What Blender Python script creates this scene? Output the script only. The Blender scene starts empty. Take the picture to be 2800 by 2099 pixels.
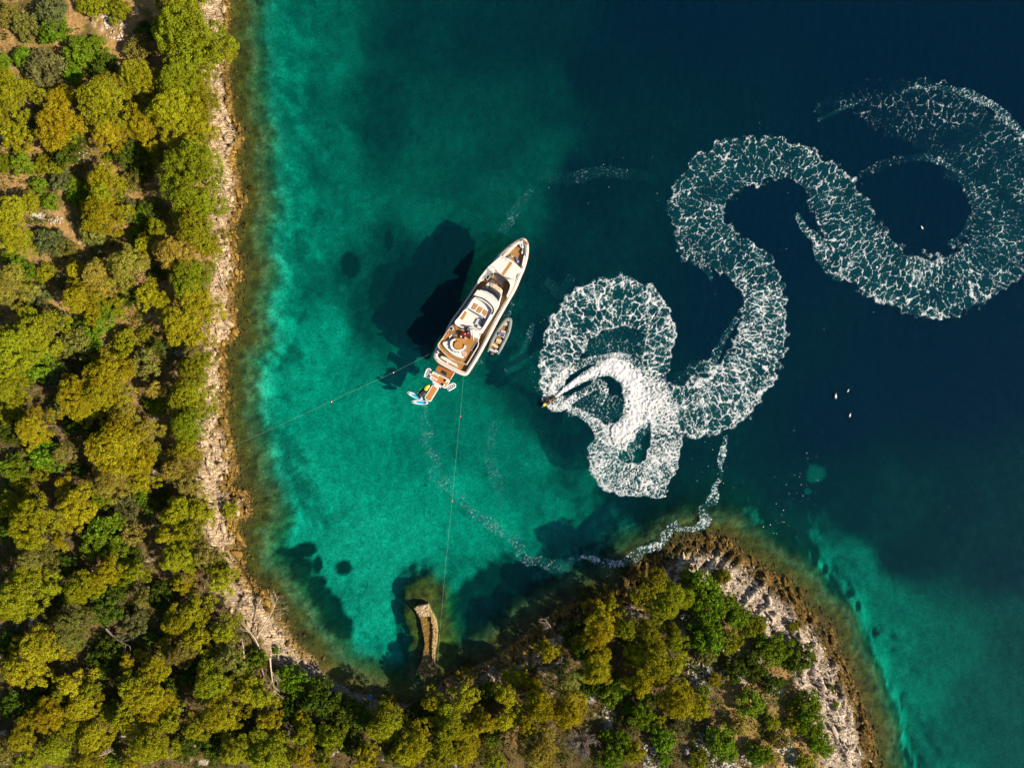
import bpy, bmesh, math, random
import numpy as np
from mathutils import Vector, Matrix

# ------------------------------------------------------------------ camera, sky, sun, exposure
S = 15.0            # picture pixels per metre at the waterline
CAMZ = 130.0
scene = bpy.context.scene
COL = scene.collection
cam_data = bpy.data.cameras.new('camera')
cam_data.sensor_width = 36.0
cam_data.lens = 36.0 * CAMZ / (2800.0 / S)
cam_data.clip_start = 1.0
cam_data.clip_end = 9000.0
cam = bpy.data.objects.new('camera', cam_data)
cam.location = (0, 0, CAMZ)
cam.rotation_euler = (0, 0, 0)
COL.objects.link(cam)
scene.camera = cam

SUN_EL = math.radians(37)
SUN_TO = Vector((0.925 * math.cos(SUN_EL), -0.38 * math.cos(SUN_EL), math.sin(SUN_EL))).normalized()
world = bpy.data.worlds.new('World')
scene.world = world
world.use_nodes = True
nt = world.node_tree
nt.nodes.clear()
w_out = nt.nodes.new('ShaderNodeOutputWorld')
w_bg = nt.nodes.new('ShaderNodeBackground')
w_sky = nt.nodes.new('ShaderNodeTexSky')
w_sky.sky_type = 'NISHITA'
w_sky.sun_disc = False
w_sky.sun_elevation = SUN_EL
w_sky.sun_rotation = math.atan2(SUN_TO.x, SUN_TO.y)
w_bg.inputs['Strength'].default_value = 0.06
nt.links.new(w_sky.outputs[0], w_bg.inputs[0])
nt.links.new(w_bg.outputs[0], w_out.inputs[0])
sun_data = bpy.data.lights.new('sun', 'SUN')
sun_data.energy = 4.6
sun_data.angle = math.radians(0.55)
sun_data.color = (1.0, 0.86, 0.66)
sun = bpy.data.objects.new('sun', sun_data)
sun.rotation_euler = (-SUN_TO).to_track_quat('-Z', 'Y').to_euler()
sun.location = SUN_TO * 300
COL.objects.link(sun)

scene.view_settings.view_transform = 'Standard'
scene.view_settings.look = 'None'
scene.view_settings.exposure = 0.95
scene.view_settings.gamma = 1.0
scene.view_settings.use_curve_mapping = False
cy = scene.cycles
cy.use_denoising = True
try:
    cy.denoiser = 'OPENIMAGEDENOISE'
    cy.denoising_input_passes = 'RGB_ALBEDO_NORMAL'
except Exception:
    pass
cy.max_bounces = 6
cy.diffuse_bounces = 2
cy.glossy_bounces = 2
cy.transmission_bounces = 3
cy.transparent_max_bounces = 10
cy.volume_bounces = 0
cy.caustics_reflective = False
cy.caustics_refractive = False
cy.sample_clamp_indirect = 3.0

RNG = np.random.default_rng(11)
random.seed(5)

# ------------------------------------------------------------------ helpers
def at(px, py, z=0.0):
    """picture pixel (2800 x 2099) -> world point at height z"""
    k = (CAMZ - z) / CAMZ
    return Vector(((px - 1400.0) / S * k, (1049.5 - py) / S * k, z))

def tag(o, label=None, cat=None, group=None, kind=None):
    if label: o['label'] = label
    if cat: o['category'] = cat
    if group: o['group'] = group
    if kind: o['kind'] = kind
    return o

def link(name, data, parent=None, loc=None, rotz=None):
    o = bpy.data.objects.new(name, data)
    COL.objects.link(o)
    if parent is not None: o.parent = parent
    if loc is not None: o.location = loc
    if rotz is not None: o.rotation_euler = (0, 0, rotz)
    return o

def mesh_np(name, verts, faces, mats=(), smooth=False, attrs=None, colattrs=None):
    """verts Nx3, faces list of arrays (each M x k)"""
    if not isinstance(faces, (list, tuple)): faces = [faces]
    me = bpy.data.meshes.new(name)
    verts = np.asarray(verts, dtype=np.float32)
    me.vertices.add(len(verts))
    me.vertices.foreach_set('co', verts.ravel())
    tot = np.concatenate([np.full(len(f), f.shape[1], np.int32) for f in faces])
    idx = np.concatenate([f.astype(np.int32).ravel() for f in faces])
    start = np.concatenate([[0], np.cumsum(tot)[:-1]]).astype(np.int32)
    me.loops.add(len(idx))
    me.loops.foreach_set('vertex_index', idx)
    me.polygons.add(len(tot))
    me.polygons.foreach_set('loop_start', start)
    me.polygons.foreach_set('loop_total', tot)
    if smooth: me.polygons.foreach_set('use_smooth', np.ones(len(tot), bool))
    for k, v in (attrs or {}).items():
        a = me.attributes.new(k, 'FLOAT', 'POINT')
        a.data.foreach_set('value', np.asarray(v, np.float32))
    for k, v in (colattrs or {}).items():
        a = me.attributes.new(k, 'FLOAT_COLOR', 'POINT')
        c = np.ones((len(verts), 4), np.float32); c[:, :3] = v
        a.data.foreach_set('color', c.ravel())
    me.update(calc_edges=True)
    for m in mats: me.materials.append(m)
    return me

def h01(ix, iy, seed):
    with np.errstate(over='ignore'):
        a = ix.astype(np.int64).astype(np.uint32) * np.uint32(374761393) + iy.astype(np.int64).astype(np.uint32) * np.uint32(668265263) + np.uint32((seed * 974634757) & 0xffffffff)
        a = (a ^ (a >> np.uint32(13))) * np.uint32(1274126177)
        a = a ^ (a >> np.uint32(16))
    return (a & np.uint32(0xffffff)).astype(np.float64) / 16777216.0

def vnoise(x, y, seed=0):
    ix = np.floor(x); iy = np.floor(y)
    fx = x - ix; fy = y - iy
    fx = fx * fx * (3 - 2 * fx); fy = fy * fy * (3 - 2 * fy)
    a = h01(ix, iy, seed); b = h01(ix + 1, iy, seed); c = h01(ix, iy + 1, seed); d = h01(ix + 1, iy + 1, seed)
    return a + (b - a) * fx + (c - a) * fy + (a - b - c + d) * fx * fy

def fbm(x, y, seed=0, octv=4, gain=0.5):
    v = 0; amp = 1.0; tot = 0
    for i in range(octv):
        v = v + amp * vnoise(x, y, seed + i * 17); tot += amp
        c, s = 1.62, 1.18
        x, y = c * x - s * y + 13.7, s * x + c * y - 7.3
        amp *= gain
    return v / tot * 2 - 1      # about -1..1

def worley(x, y, seed=0, jit=0.95):
    ix = np.floor(x); iy = np.floor(y)
    f1 = np.full(x.shape, 9.0); f2 = np.full(x.shape, 9.0); cid = np.zeros(x.shape)
    for dx in (-1, 0, 1):
        for dy in (-1, 0, 1):
            cx = ix + dx; cy_ = iy + dy
            px = cx + 0.5 + jit * (h01(cx, cy_, seed) - 0.5); py = cy_ + 0.5 + jit * (h01(cx, cy_, seed + 5) - 0.5)
            d = np.hypot(px - x, py - y)
            near = d < f1
            f2 = np.where(near, f1, np.minimum(f2, d))
            cid = np.where(near, h01(cx, cy_, seed + 9), cid)
            f1 = np.where(near, d, f1)
    return f1, f2, cid

def sstep(a, b, x):
    t = np.clip((x - a) / (b - a + 1e-12), 0, 1)
    return t * t * (3 - 2 * t)

# --- material helper
def nodes_of(name):
    m = bpy.data.materials.new(name); m.use_nodes = True
    t = m.node_tree; t.nodes.clear()
    o = t.nodes.new('ShaderNodeOutputMaterial')
    return m, t, o

def N(t, typ, **kw):
    n = t.nodes.new(typ)
    for k, v in kw.items():
        if k in n.inputs: n.inputs[k].default_value = v
        else: setattr(n, k, v)
    return n

def paint(name, col, rough=0.5, spec=0.5, metal=0.0, var=0.08, scale=3.0, bump=0.0, bscale=20.0, coat=0.0):
    """solid procedural material with slight mottling"""
    m, t, o = nodes_of(name)
    b = N(t, 'ShaderNodeBsdfPrincipled')
    b.inputs['Roughness'].default_value = rough; b.inputs['Metallic'].default_value = metal
    b.inputs['Specular IOR Level'].default_value = spec; b.inputs['Coat Weight'].default_value = coat
    tc = N(t, 'ShaderNodeTexCoord')
    nz = N(t, 'ShaderNodeTexNoise', Scale=scale, Detail=4.0)
    t.links.new(tc.outputs['Object'], nz.inputs['Vector'])
    mx = N(t, 'ShaderNodeMix', data_type='RGBA')
    mx.inputs[6].default_value = (*[max(0, c * (1 - 2 * var)) for c in col], 1)
    mx.inputs[7].default_value = (*[min(1, c * (1 + 2 * var)) for c in col], 1)
    t.links.new(nz.outputs['Fac'], mx.inputs[0])
    t.links.new(mx.outputs[2], b.inputs['Base Color'])
    if bump:
        n2 = N(t, 'ShaderNodeTexNoise', Scale=bscale, Detail=5.0)
        t.links.new(tc.outputs['Object'], n2.inputs['Vector'])
        bp = N(t, 'ShaderNodeBump', Strength=bump, Distance=0.05)
        t.links.new(n2.outputs['Fac'], bp.inputs['Height']); t.links.new(bp.outputs[0], b.inputs['Normal'])
    t.links.new(b.outputs[0], o.inputs[0])
    return m

# ------------------------------------------------------------------ the coast in picture pixels
COAST = [(-900,-900),(640,-900),(636,-200),(630,0),(622,60),(619,110),(634,150),(627,200),(631,240),(637,290),(645,330),(660,374),(655,405),(648,424),(654,480),
 (668,550),(655,585),(640,630),(644,661),(655,705),(665,743),(657,765),(648,778),(640,815),(644,842),(652,914),(632,935),(612,948),(614,990),(620,1032),(621,1069),
 (614,1105),(618,1142),(632,1195),(646,1240),(652,1290),(636,1312),(622,1328),(648,1338),(668,1342),(684,1362),(690,1405),(672,1418),(653,1424),(651,1445),
 (658,1461),(668,1478),(655,1495),(663,1525),(668,1556),(690,1590),(712,1606),(735,1622),(746,1650),(770,1690),(790,1705),(797,1735),(820,1764),(840,1782),(862,1800),
 (872,1826),(905,1858),(955,1886),(1005,1903),(1045,1918),(1100,1925),(1150,1924),(1182,1905),(1198,1880),(1215,1852),(1262,1838),(1300,1822),(1345,1800),(1390,1766),
 (1425,1748),(1452,1716),(1485,1698),(1520,1668),(1560,1652),(1590,1640),(1625,1634),(1660,1618),(1700,1600),(1722,1560),(1742,1540),(1775,1530),(1802,1520),
 (1825,1500),(1845,1484),(1870,1474),(1896,1464),(1920,1470),(1940,1462),(1965,1470),(1988,1468),(2002,1492),(2017,1500),(2040,1518),(2065,1526),(2078,1548),
 (2100,1556),(2120,1580),(2150,1588),(2165,1612),(2186,1622),(2196,1652),(2216,1672),(2246,1694),(2276,1718),(2288,1760),(2303,1796),(2320,1838),(2341,1875),(2356,1920),
 (2374,1966),(2390,2017),(2390,2060),(2402,2105),(2440,2250),(2560,2600),(2700,3000),(-900,3000)]
COAST = np.array([((x - 1400) / S, (1049.5 - y) / S) for x, y in COAST])

def sdist(x, y, poly=COAST):
    """signed distance in metres, positive on land"""
    best = np.full(x.shape, 1e9); ins = np.zeros(x.shape, bool)
    n = len(poly)
    for i in range(n):
        ax, ay = poly[i]; bx, by = poly[(i + 1) % n]
        dx, dy = bx - ax, by - ay
        t = np.clip(((x - ax) * dx + (y - ay) * dy) / (dx * dx + dy * dy), 0, 1)
        best = np.minimum(best, (x - ax - t * dx) ** 2 + (y - ay - t * dy) ** 2)
        c = (ay > y) != (by > y)
        ins ^= c & (x < dx * (y - ay) / (dy if dy else 1e-9) + ax)
    d = np.sqrt(best)
    return np.where(ins, d, -d)

def idw(x, y, pts, power=3.2):
    """inverse-distance blend of control points (px,py,v1,v2..)"""
    num = 0; den = 0
    for p in pts:
        px, py = (p[0] - 1400) / S, (1049.5 - p[1]) / S
        w = 1.0 / ((x - px) ** 2 + (y - py) ** 2 + 2.0) ** (power / 2)
        den = den + w
        num = num + w[..., None] * np.array(p[2:], float)
    return num / den[..., None]

# depth (m), seagrass fraction, which also paints shade by the yacht and headland
SEA = [(750,60,4.2,.56),(750,400,4.0,.56),(790,700,3.8,.47),(760,1000,3.2,.42),(760,1300,2.7,.45),(900,150,6.2,.5),(900,400,6.2,.5),(950,600,5.8,.44),(900,900,4.4,.25),
 (1000,230,10,.6),(1040,350,10,.66),(1100,80,13,.55),(1300,80,16,.45),(1200,450,10.5,.3),(1350,350,12,.3),(1150,600,8,.22),(1060,640,8,.6),(960,720,7,.7),(1400,550,10,.32),
 (1470,430,11,.35),(1500,250,14,.45),(1500,60,17,.5),(1600,200,17,.9),(1580,500,14,.95),(1800,60,23,1),(2400,200,28,1),(2700,600,28,1),(2000,700,21,1),(2500,1000,26,1),(2200,1150,19,1),
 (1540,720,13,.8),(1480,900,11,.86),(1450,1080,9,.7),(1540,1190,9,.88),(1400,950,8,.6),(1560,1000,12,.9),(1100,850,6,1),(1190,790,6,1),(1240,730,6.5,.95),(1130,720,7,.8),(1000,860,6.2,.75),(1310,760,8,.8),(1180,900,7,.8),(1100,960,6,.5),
 (1100,1060,5.2,.12),(1000,1110,4.4,.1),(1250,1150,6.4,.2),(1360,1200,6.4,.2),(1200,1350,4.1,.03),(1100,1450,3.4,.03),(1000,1500,3.2,.05),(1300,1450,4.3,.12),(1450,1250,6.2,.25),
 (1580,1280,7.5,.6),(1500,1400,5.6,.32),(1650,1430,5.6,.45),(1780,1350,8.5,.95),(1860,1290,10,1),(1300,1620,4,.9),(1400,1600,4,.85),(1260,1560,3.5,.4),(1560,1560,4,.6),(1000,1640,3.0,.42),(960,1480,3.0,.25),(1060,1580,3.0,.25),
 (2150,1450,5.5,.72),(2320,1530,7.5,.3),(2400,1640,7.5,.3),(2300,1640,4.8,.6),(2370,1760,5,.52),(2450,1850,6.5,.42),(2560,1760,8.5,.2),(2500,2060,6.5,.5),(2660,1900,10.5,.15),(2700,1500,15,.6),(2760,1750,12,.2),
 (2600,1430,13,.85),(2460,1500,11,.95),(2200,1300,11.5,.97),(2340,1390,10.5,.93),(1960,1340,10,.97),(1700,1000,14,.8),(1900,900,18,.95),(2900,2100,12,.2),(2900,300,32,1),(1650,1250,8.5,.6)]
WEED_SHADE_SPOTS = [(1240,668,62,56),(1050,800,60,70),(2330,1625,16,12),(2352,1660,10,16),(2312,1690,14,10),(2290,1603,12,14),(2235,1520,14,30),(2262,1560,10,16),(2210,1490,12,22),(2400,1735,8,14),(2180,1450,16,26),(842,1503,25,22),(941,1550,25,23),(880,1588,13,15),(825,1560,34,40),(868,1545,12,30),(905,1668,38,40),(938,1712,30,34),(790,1508,40,14),(958,725,32,40),(1062,655,14,34),(1160,860,130,85),(1215,750,80,70),(1110,780,110,85),(825,1505,30,20),(860,1600,22,36),(880,1630,26,30),(905,1690,34,40)]  # seagrass; the ellipses left of the yacht also paint its shadow
SAND_SPOTS = [(2237,1295,26,25),(2215,1345,9,9)]

# beach rock band: total bare width, width of the ochre wet band, sand-gravel fraction
BAND = [(625,50,4.2,1.2,0),(640,400,4.6,1.3,0),(640,800,4.1,1.5,0),(620,1000,4.7,1.3,0),(640,1300,5.2,2.0,0),(660,1500,5.5,1.8,0),(740,1650,5.5,1.8,0),(820,1780,5.0,1.6,.2),(900,1860,2.6,.3,1),(1000,1905,1.6,.3,1),
 (1150,1925,2.4,.6,1),(1250,1842,3.0,2.6,.2),(1420,1745,4.2,3.6,0),(1560,1655,5.0,4.4,0),(1720,1570,6.0,4.2,0),(1850,1485,7.5,3.6,0),(1950,1470,8.5,3.0,0),(2090,1550,9.5,2.8,0),(2250,1700,11,3.2,0),(2330,1860,10.5,3.2,0),(2390,2050,10.5,3,0)]
PALE_SPOTS = [(320,80,26,34),(310,55,14,20),(165,612,28,10),(298,945,14,16),(1880,1720,26,36),(1905,1830,26,40),(1930,2010,32,34),(1970,2070,34,40),(1590,1890,40,12),(1660,1960,16,40),(2010,1830,14,24),
 (60,410,20,8),(240,440,26,14),(50,470,10,10),(1780,2050,30,30),(2050,1790,26,12),(2120,2020,20,30),(1880,2030,20,14),(2060,1900,22,14),(2100,1860,14,20),(2150,2060,20,30),(2040,2060,20,26),(1990,1760,18,26),(2075,1690,30,14)]
# ------------------------------------------------------------------ land and sea bed as one height field
RES = 0.4
XS = np.arange(-112, 112.01, RES); YS = np.arange(-88, 88.01, RES)
GX, GY = np.meshgrid(XS, YS)
SD0 = sdist(GX, GY)
SD = SD0 + 0.55 * fbm(GX / 2.2, GY / 2.2, 3, 3) * sstep(14, 1, np.abs(SD0))
PX = GX * S + 1400; PY = 1049.5 - GY * S          # only used to place the mapped patches below
band = idw(GX, GY, BAND, 2.5)
WID = band[..., 0] * (1 + 0.22 * fbm(GX / 3.5, GY / 3.5, 41, 3)); OCH = band[..., 1] * (1 + 0.5 * fbm(GX / 2.0, GY / 2.0, 47, 3)); GRAV = band[..., 2]
sea = idw(GX, GY, SEA, 3.4)
d0_ = np.minimum(sea[..., 0], 0.05 + 0.15 * np.maximum(-SD, 0) + .32 * np.maximum(-SD - 4.0, 0) ** 1.35) * (SD < 0)
QS = CAMZ / (CAMZ + d0_)                          # where a point of the sea bed shows in the picture
sea = idw(GX * QS, GY * QS, SEA, 3.4)
QX = 1400 + GX * QS * S; QY = 1049.5 - GY * QS * S
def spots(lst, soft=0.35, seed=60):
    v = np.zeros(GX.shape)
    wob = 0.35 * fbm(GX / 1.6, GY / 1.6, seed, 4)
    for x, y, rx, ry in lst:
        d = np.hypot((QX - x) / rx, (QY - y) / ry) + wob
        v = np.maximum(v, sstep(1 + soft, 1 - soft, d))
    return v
weed_shade_spot = spots(WEED_SHADE_SPOTS, 0.22); sandspot = spots(SAND_SPOTS, 0.3)
pale = spots(PALE_SPOTS, 0.3, 71)

# strata direction fans out round the headland tip
head = sstep(1380, 1700, PX) * sstep(1350, 1500, PY)
ang = np.radians(-58 + head * (-32) * sstep(2150, 1750, PX))
ca, sa = np.cos(ang), np.sin(ang)
u_s = GX * ca + GY * sa; v_s = -GX * sa + GY * ca
wx = 0.5 * fbm(GX / 3, GY / 3, 21, 3); wy = 0.5 * fbm(GX / 3, GY / 3, 29, 3)
f1, f2, cid = worley(u_s / 2.3 + wx, v_s / 0.85 + wy, 31)
g1, g2, gid = worley(u_s / 0.95 + wx, v_s / 0.55 + wy, 35)
rockrelief = (cid - 0.5) * 0.85 + (gid - 0.5) * 0.35 - 0.5 * sstep(0.14, 0.02, f2 - f1) - 0.22 * sstep(0.15, 0.03, g2 - g1)
rockrelief = rockrelief * (1 + .7 * head)

d_in = np.maximum(SD, 0); d_out = np.maximum(-SD, 0)
bare = sstep(1.15, 0.85, d_in / WID)
slope = 0.17 + 0.06 * fbm(GX / 25, GY / 25, 51, 2)
hill = np.where(d_in < WID, 0, (d_in - WID)) * slope
litter = (sstep(-.1, .4, fbm(GX / 9, GY / 9, 191, 3) + 1.1 * sstep(700, 1500, PY) - .25 - 1.2 * sstep(1850, 2050, PX)))[..., None]
hill = 15 * (1 - np.exp(-hill / 15))
H_land = 0.12 + np.minimum(d_in, WID) * (0.24 - 0.13 * GRAV) + hill + 0.25 * fbm(GX / 4, GY / 4, 55, 4) * sstep(0, 6, d_in)
H_land = H_land + rockrelief * (bare * (1 - 0.85 * GRAV) * sstep(-0.2, 1.2, SD) + pale * 0.5) * 0.9
dep = np.minimum(sea[..., 0], 0.05 + 0.15 * d_out + (.30 + .16 * sstep(1950, 2150, PX)) * np.maximum(d_out - 4.0, 0) ** 1.35)
dep = dep + (0.14 * fbm(GX / 1.1, GY / 1.1, 81, 4) + rockrelief * 0.35 * sstep(9, 1, d_out) * (1 - GRAV)) * sstep(0.1, 1.6, d_out) * np.minimum(1, dep)
# mound of rubble round the jetty
jd = np.full(GX.shape, 99.0)
JET = [(1160,1640),(1160,1680),(1178,1740),(1180,1790),(1176,1850)]
JM = [((x - 1400) / S, (1049.5 - y) / S) for x, y in JET]
for (ax, ay), (bx, by) in zip(JM[:-1], JM[1:]):
    tt = np.clip(((GX - ax) * (bx - ax) + (GY - ay) * (by - ay)) / ((bx - ax) ** 2 + (by - ay) ** 2), 0, 1)
    jd = np.minimum(jd, np.hypot(GX - ax - tt * (bx - ax), GY - ay - tt * (by - ay)))
jd = jd + 0.8 * fbm(GX / 1.5, GY / 1.5, 90, 4)
mound = sstep(6.6, 3.2, jd)
dep = dep * (1 - mound) + mound * np.minimum(dep, 0.25 + 0.14 * jd + .18 * np.maximum(fbm(GX / .8, GY / .8, 93, 3), -.5))
Z = np.where(SD > 0, H_land, -dep - 0.1)
Z = Z * sstep(-0.01, 0.35, np.abs(SD)) + 0.0
# --- own colours of the ground (albedo, linear)
def c3(*c): return np.array(c)
n1 = fbm(GX / 6, GY / 6, 101, 4)[..., None]; n2 = fbm(GX / 1.3, GY / 1.3, 111, 4)[..., None]; n3 = fbm(GX / 0.7, GY / 0.7, 121, 3)[..., None]
soil = c3(.30, .185, .075) * (1 + .35 * n2 + .2 * n3)
dry = c3(.215, .15, .04) * (1 + .35 * n3)
scrub = c3(.065, .066, .016) * (1 + .5 * n3)
gm = sstep(-0.05, 0.35, n1 * 0.7 + n2 * 0.5)
soil = soil * (1 - gm) + dry * gm
sm = sstep(0.12, 0.4, fbm(GX / 5, GY / 5, 131, 4)[..., None] + 0.35 * n2 + 0.25 * sstep(900, 2000, PY)[..., None] * (1 - head[..., None]))
land = soil * (1 - sm * .85) + scrub * sm * .85
land = land * (1 - .72 * litter) + c3(.062, .048, .022) * (1 + .5 * n3) * .72 * litter
specks = sstep(.55, .72, fbm(GX / 1.0, GY / 1.0, 141, 3)[..., None] + .3 * n1)
land = land * (1 - specks) + c3(.46, .40, .33) * specks
rockc = c3(.50, .375, .245) * (1 + .18 * n2 + .22 * (cid[..., None] - .5) + .2 * (gid[..., None] - .5))
rockc = rockc * (1 - .45 * head[..., None] * 0) 
rockg = c3(.47, .43, .39) * (1 + .2 * n2 + .22 * (cid[..., None] - .5))
hh = (head * sstep(6, 9, d_in * 0 + WID))[..., None]
rockc = rockc * (1 - .55 * hh) + rockg * .55 * hh
ochre = (c3(.235, .150, .035) * (1 - .45 * head[..., None])) * (1 + .35 * n2 + .7 * (cid[..., None] - .5))
ob = (sstep(1.25, .6, d_in / OCH + .35 * fbm(GX / 1.1, GY / 1.1, 49, 3)))[..., None]
gravel = c3(.34, .30, .26) * (1 + .3 * n3)
shore = rockc * (1 - ob) + ochre * ob
shore = shore * (1 - GRAV[..., None]) + gravel * GRAV[..., None]
bm_ = bare[..., None]
LANDC = land * (1 - bm_) + shore * bm_
pl = pale[..., None] * (1 - bm_) * sstep(-.15, .2, n2 + .8 * n3)
LANDC = LANDC * (1 - pl) + rockg * pl
# sea bed
brown = c3(.070, .044, .006) * (1 + .5 * n2 + .7 * n3)
olive = c3(.105, .088, .034) * (1 + .5 * n2 + .8 * n3)
caustic = 1 - np.abs(fbm(GX / 1.4 + wx, GY / 1.4 + wy, 151, 3))[..., None]  # caustic light lines, painted into the sand colour
caustic2 = 1 - np.abs(fbm(GX / 2.6 + 2 * wx, GY / 2.6 + 2 * wy, 171, 3))[..., None]
rip = np.sin(6.283 * (GX * .93 + GY * .25 + .012 * GY ** 2 * 0 + 1.6 * fbm(GX / 9, GY / 9, 177, 2)) / 2.3)[..., None] * (.5 + .5 * n1)
sand = c3(.48, .46, .32) * (.70 + .075 * rip + .20 * caustic ** 6 + .16 * caustic2 ** 6 + .08 * n1 + .08 * n2 + .05 * n3)
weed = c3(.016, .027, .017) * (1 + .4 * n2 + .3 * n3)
wn = fbm(GX / 5.0, GY / 5.0, 161, 5, .58) * .55 + fbm(GX / 1.3, GY / 1.3, 165, 4, .6) * .42
lin = fbm(u_s / 7 + wx, v_s / 1.6 + wy, 181, 4) * .35       # streaks along the strata near the shore
W = sea[..., 1] + .10 * sstep(5, 7, d_out) * sstep(17, 9, d_out) * sstep(1250, 900, PX) * sstep(1750, 1600, PY)
far_ = sstep(6, 26, d_out)
wmask = sstep(-.36 - .5 * far_, .36 + .5 * far_, (W - .5) * 1.75 + wn * (1 - .45 * far_) + lin * sstep(24, 8, d_out))
wmask = np.maximum(wmask, weed_shade_spot); wmask = wmask * (1 - sandspot)
sand = sand * (1 + .5 * sandspot[..., None])
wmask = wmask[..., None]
wmask = wmask * (1 - .28 * sstep(1000, 850, PX) * (1 - weed_shade_spot))[..., None]
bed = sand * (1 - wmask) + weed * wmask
ed = d_out[..., None] + .9 * n2 + .7 * n1
br = sstep(3.9, 2.2, ed); sw = sstep(1350, 1550, PY)[..., None] * sstep(1000, 900, PX)[..., None]
olv = sstep(7.0 + 3.0 * sw, 5.0 + 2.0 * sw, ed)
bed = bed * (1 - olv) + (olive * (1 - .75 * wmask * sstep(2, 6, ed)) ) * olv
bed = bed * (1 - br) + brown * br
mo = (mound * sstep(-6, 0, -d_out * 0 - 0.1))[..., None] * sstep(0.2, 1, d_out)[..., None]
bed = bed * (1 - mo) + (brown * 1.25 + c3(.02, .025, 0) * n3) * mo
bayb = (sstep(850, 900, PX) * sstep(1225, 1190, PX) * sstep(1800, 1840, PY))[..., None]
bed = bed * (1 - bayb) + c3(.17, .09, .024) * (1 + .5 * n3 + .4 * n2) * bayb
t_ = sstep(-.25, .25, SD)[..., None]
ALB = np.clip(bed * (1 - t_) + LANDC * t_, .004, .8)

ny, nx = GX.shape
vid = np.arange(ny * nx).reshape(ny, nx)
quads = np.stack([vid[:-1, :-1], vid[:-1, 1:], vid[1:, 1:], vid[1:, :-1]], -1).reshape(-1, 4)
fsd = (SD[:-1, :-1] + SD[1:, 1:]).ravel() / 2
fbare = (bare[:-1, :-1] + bare[1:, 1:]).ravel() / 2
VV = np.stack([GX, GY, Z], -1).reshape(-1, 3); CC = ALB.reshape(-1, 3)

def sub(name, sel, mat):
    q = quads[sel]
    used, inv = np.unique(q, return_inverse=True)
    me = mesh_np(name, VV[used], inv.reshape(-1, 4), (mat,), True, None, {'own_colour': CC[used]})
    return link(name, me)

def terrain_mat(name, rough, bump, scale, cracks=False, rng=(.25, .75, .62, 1.38)):
    m, t, o = nodes_of(name)
    b = N(t, 'ShaderNodeBsdfPrincipled'); b.inputs['Roughness'].default_value = rough; b.inputs['Specular IOR Level'].default_value = 0.2
    a = N(t, 'ShaderNodeAttribute', attribute_name='own_colour')
    g = N(t, 'ShaderNodeNewGeometry')
    n = N(t, 'ShaderNodeTexNoise', Scale=scale, Detail=6.0, Roughness=.65)
    t.links.new(g.outputs['Position'], n.inputs['Vector'])
    mr = N(t, 'ShaderNodeMapRange'); 
    for i_ in range(4): mr.inputs[i_ + 1].default_value = rng[i_]
    t.links.new(n.outputs['Fac'], mr.inputs[0])
    mu = N(t, 'ShaderNodeMix', data_type='RGBA', blend_type='MULTIPLY'); mu.inputs[0].default_value = 1
    t.links.new(a.outputs['Color'], mu.inputs[6]); t.links.new(mr.outputs[0], mu.inputs[7])
    t.links.new(mu.outputs[2], b.inputs['Base Color'])
    bp = N(t, 'ShaderNodeBump', Strength=bump, Distance=.25)
    h = n.outputs['Fac']
    if cracks:
        mp = N(t, 'ShaderNodeMapping'); mp.inputs['Rotation'].default_value = (0, 0, math.radians(58)); mp.inputs['Scale'].default_value = (.45, 2.3, 1)
        v = N(t, 'ShaderNodeTexVoronoi', feature='DISTANCE_TO_EDGE', Scale=1.1)
        n2 = N(t, 'ShaderNodeMix', data_type='RGBA', blend_type='ADD'); n2.inputs[0].default_value = .9
        t.links.new(g.outputs['Position'], n2.inputs[6]); t.links.new(n.outputs['Color'], n2.inputs[7])
        t.links.new(n2.outputs[2], mp.inputs['Vector']); t.links.new(mp.outputs[0], v.inputs['Vector'])
        m2 = N(t, 'ShaderNodeMapRange'); m2.inputs[2].default_value = .16
        t.links.new(v.outputs['Distance'], m2.inputs[0])
        ad = N(t, 'ShaderNodeMath', operation='ADD'); t.links.new(m2.outputs[0], ad.inputs[0]); t.links.new(n.outputs['Fac'], ad.inputs[1])
        h = ad.outputs[0]
    t.links.new(h, bp.inputs['Height']); t.links.new(bp.outputs[0], b.inputs['Normal'])
    t.links.new(b.outputs[0], o.inputs[0])
    return m
M_ground = terrain_mat('dry ground', .95, .9, 2.2)
M_rockbed = terrain_mat('limestone', .85, 1.0, 1.6, True)
M_seabed = terrain_mat('sea bed', .95, .5, 2.6, False, (.3, .7, .52, 1.48))  # wide noise range also paints caustic flecks into the bed colour
is_sea = fsd < -.3
is_rock = (~is_sea) & (fbare > .5)
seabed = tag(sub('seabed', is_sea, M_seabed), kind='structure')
shore_o = tag(sub('rocky_shore', is_rock, M_rockbed), kind='structure')
ground = tag(sub('ground', (~is_sea) & (~is_rock), M_ground), kind='structure')

def ground_z(x, y):
    fx = (x - XS[0]) / RES; fy = (y - YS[0]) / RES
    i = int(min(max(fx, 0), nx - 2)); j = int(min(max(fy, 0), ny - 2))
    a, b = fx - i, fy - j
    a = min(max(a, 0), 1); b = min(max(b, 0), 1)
    return float(Z[j, i] * (1 - a) * (1 - b) + Z[j, i + 1] * a * (1 - b) + Z[j + 1, i] * (1 - a) * b + Z[j + 1, i + 1] * a * b)
def grid_at(A, x, y):
    i = int(min(max((x - XS[0]) / RES + .5, 0), nx - 1)); j = int(min(max((y - YS[0]) / RES + .5, 0), ny - 1))
    return float(A[j, i])

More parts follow.
